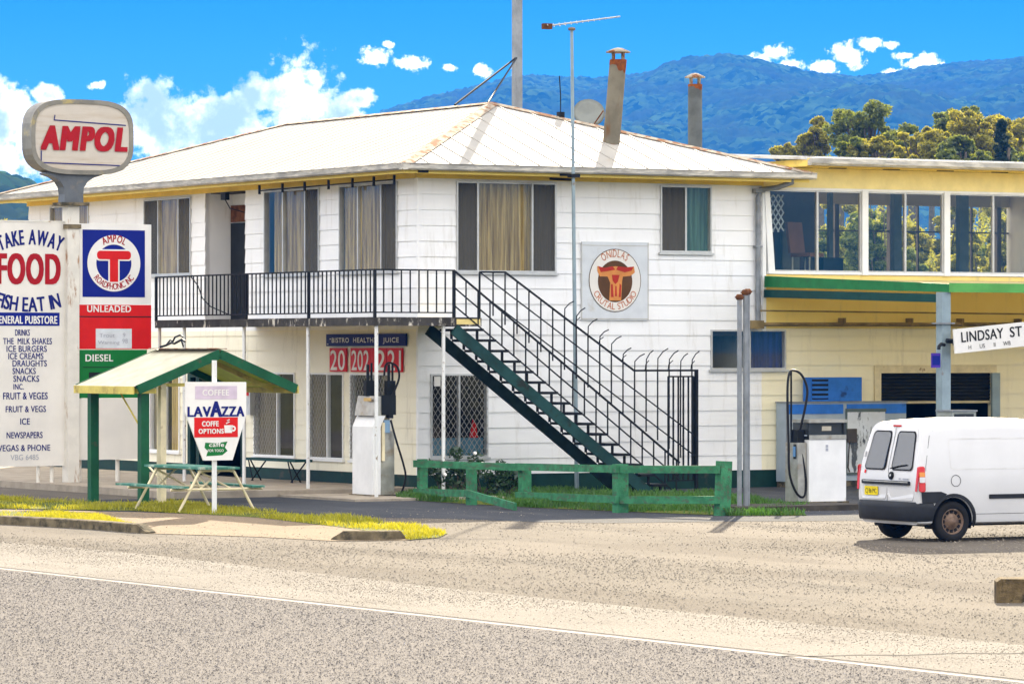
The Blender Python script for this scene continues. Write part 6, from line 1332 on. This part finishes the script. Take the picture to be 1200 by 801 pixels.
TR = [ # crown centre px, crown top py, distance, crown half width px, crown depth px, leaf, kind, label
 (1008, 113, 330, 46, 90, LEAF_G, 'round', 'round topped olive gum tree, leftmost of the tall trees above the annex roof'),
 (966, 138, 335, 22, 70, LEAF_Y, 'round', 'small bushy gum at the left foot of the round topped tree'),
 (1062, 146, 320, 30, 70, LEAF_Y, 'round', 'low golden gum in the dip between the two tall tree groups'),
 (1112, 109, 340, 34, 70, LEAF_G, 'round', 'tall open crowned gum with visible sky gaps above the annex roof'),
 (1090, 150, 310, 34, 60, LEAF_Y, 'round', 'short golden leaved tree in front of the open crowned gum'),
 (1152, 116, 335, 42, 90, LEAF_Y, 'round', 'broad golden gum behind the dark conifer'),
 (1174, 142, 300, 21, 90, LEAF_D, 'cone', 'dark green conical tree at the right edge of the sky line'),
 (1206, 132, 325, 34, 90, LEAF_G, 'round', 'olive gum cut by the right edge of the photo'),
 (1036, 156, 305, 28, 60, LEAF_Y, 'round', 'low bushy tree directly right of the round topped gum'),
 (1130, 157, 305, 30, 60, LEAF_G, 'round', 'low dull green tree left of the dark conifer'),
 (985, 160, 305, 30, 60, LEAF_G, 'round', 'low green tree below the round topped gum'),
 (1180, 128, 345, 44, 90, LEAF_Y, 'round', 'wide yellow green gum filling the sky line behind the conifer'),
 (1075, 150, 345, 44, 60, LEAF_G, 'round', 'wide green gum at the back between the two tall groups'),
 (917, 165, 345, 18, 40, LEAF_Y, 'round', 'small lone tree crown just above the roof junction'),
]
for i, (px, py, Y, rp_, cd, m, sh, lab) in enumerate(TR):
    x, y = at(px, Y); H = zt(py, Y); rad = rp_*Y/F*1.08
    tree(x, y, 0, H, rad, m, lab, 'conifer' if sh == 'cone' else 'gum_tree', 64 if sh != 'cone' else 80, 150, .17, 20+i, sh, cd*Y/F, 'trees behind the annex')
# trees seen through the sunroom glass
for i, (px, py, Y, rp_, m, lab) in enumerate([(930, 235, 118, 44, LEAF_G, 'green tree seen through the leftmost sunroom panes'), (985, 215, 124, 48, LEAF_Y, 'golden green tree seen through the second sunroom bay'), (1050, 222, 116, 46, LEAF_G, 'green tree seen through the middle sunroom panes'), (1105, 210, 126, 46, LEAF_Y, 'golden tree seen behind the third sunroom post'), (1150, 224, 118, 44, LEAF_Y, 'bright golden tree seen through the right sunroom panes'), (1200, 215, 122, 46, LEAF_G, 'green tree seen through the sunroom at the right edge')]):
    x, y = at(px, Y); tree(x, y, 0, zt(py-20, Y), rp_*Y/F*1.15, m, lab, 'gum_tree', 130, 220, .07, 70+i, 'round', 260*Y/F, 'trees behind the annex')
# bush behind the sunroom, one mass
def thicket():
    cs, rs = [], []; r = random.Random(5)
    for i in range(520):
        Y = r.uniform(128, 150); px = r.uniform(870, 1330); z = r.uniform(1.0, 7.3)*(.9+.1*math.sin(px*.05))*(Y/138); x, y = at(px, Y); cs.append((x, y, z)); q = r.uniform(.5, 1.0); rs.append((q, q, q*.7))
    o = leaves('bushland', cs, rs, 230, .065, leaf_mat('mixed_bush_leaf', (.02, .045, .008), (.36, .34, .035), .5, .5), None); o['kind'] = 'stuff'; o['label'] = 'dense yellow green bush seen as one mass through the sunroom'
thicket()
# hillside trees at the far left
for i, (px, py, Y, rp_, m, lab) in enumerate([(-12, 205, 230, 30, LEAF_Y, 'yellow green tree on the far left beside the lightbox'), (20, 322, 190, 22, LEAF_G, 'tree behind the left end of the shop')]):
    x, y = at(px, Y); tree(x, y, 0, zt(py, Y), rp_*Y/F*1.1, m, lab, 'gum_tree', 50, 140, .16, 90+i, 'round')
# trees on the camera's side of the road, mirrored in the shop windows
for i, (u_, v_, H) in enumerate([(-46, -30, 12), (-52, -12, 14), (-48, 8, 11), (-55, 26, 15)]):
    x, y = W(u_, v_); tree(x, y, 0, H, H*.42, LEAF_Y if i % 2 else LEAF_G, 'roadside tree across the road mirrored in the shop windows', 'gum_tree', 40, 110, .28, 120+i, 'round', None, 'roadside trees across the road')
# shrubs by the side door
def shrub(px, py, w_, h, label, seed, name='garden_shrub'):
    r = random.Random(seed); u_, v_ = G(px, py); x, y = W(u_, v_); t = bpy.data.objects.new(name, None); C.objects.link(t); t.location = (x, y, 0); tag(t, label, 'shrub', 'shrubs behind the rail fence')
    st_ = MB(); cs, rs = [], []
    for i in range(9):
        a = r.uniform(0, 6.28); q = w_*.5*math.sqrt(r.random()); c = (q*math.cos(a), q*math.sin(a)*.6, h*r.uniform(.3, .92)); cs.append(c); rs.append((.16, .16, .14)); st_.tube([(0, 0, 0), (c[0]*.5, c[1]*.5, c[2]*.6), c], .012, 5)
    st_.build('stem', BARK, t); leaves('foliage', cs, rs, 60, .055, LEAF_S, t)
    if seed == 1:
        q = MB()
        for i in range(5):
            c = cs[i]; q.tube([(c[0], c[1]-.14, c[2]+.1), (c[0]+.02, c[1]-.17, c[2]+.12)], .035, 6)
        q.build('white_flower', WHITE_S, t)
shrub(537, 583, 1.0, .95, 'dark leafy shrub with white flowers under the mesh window', 1); shrub(565, 582, .9, .75, 'dark leafy shrub beside the fence under the stair', 2); shrub(592, 582, .7, .5, 'small sparse shrub at the right end of the shrub bed', 3); shrub(518, 583, .7, .7, 'dark shrub at the corner of the shop behind the first fence post', 4)
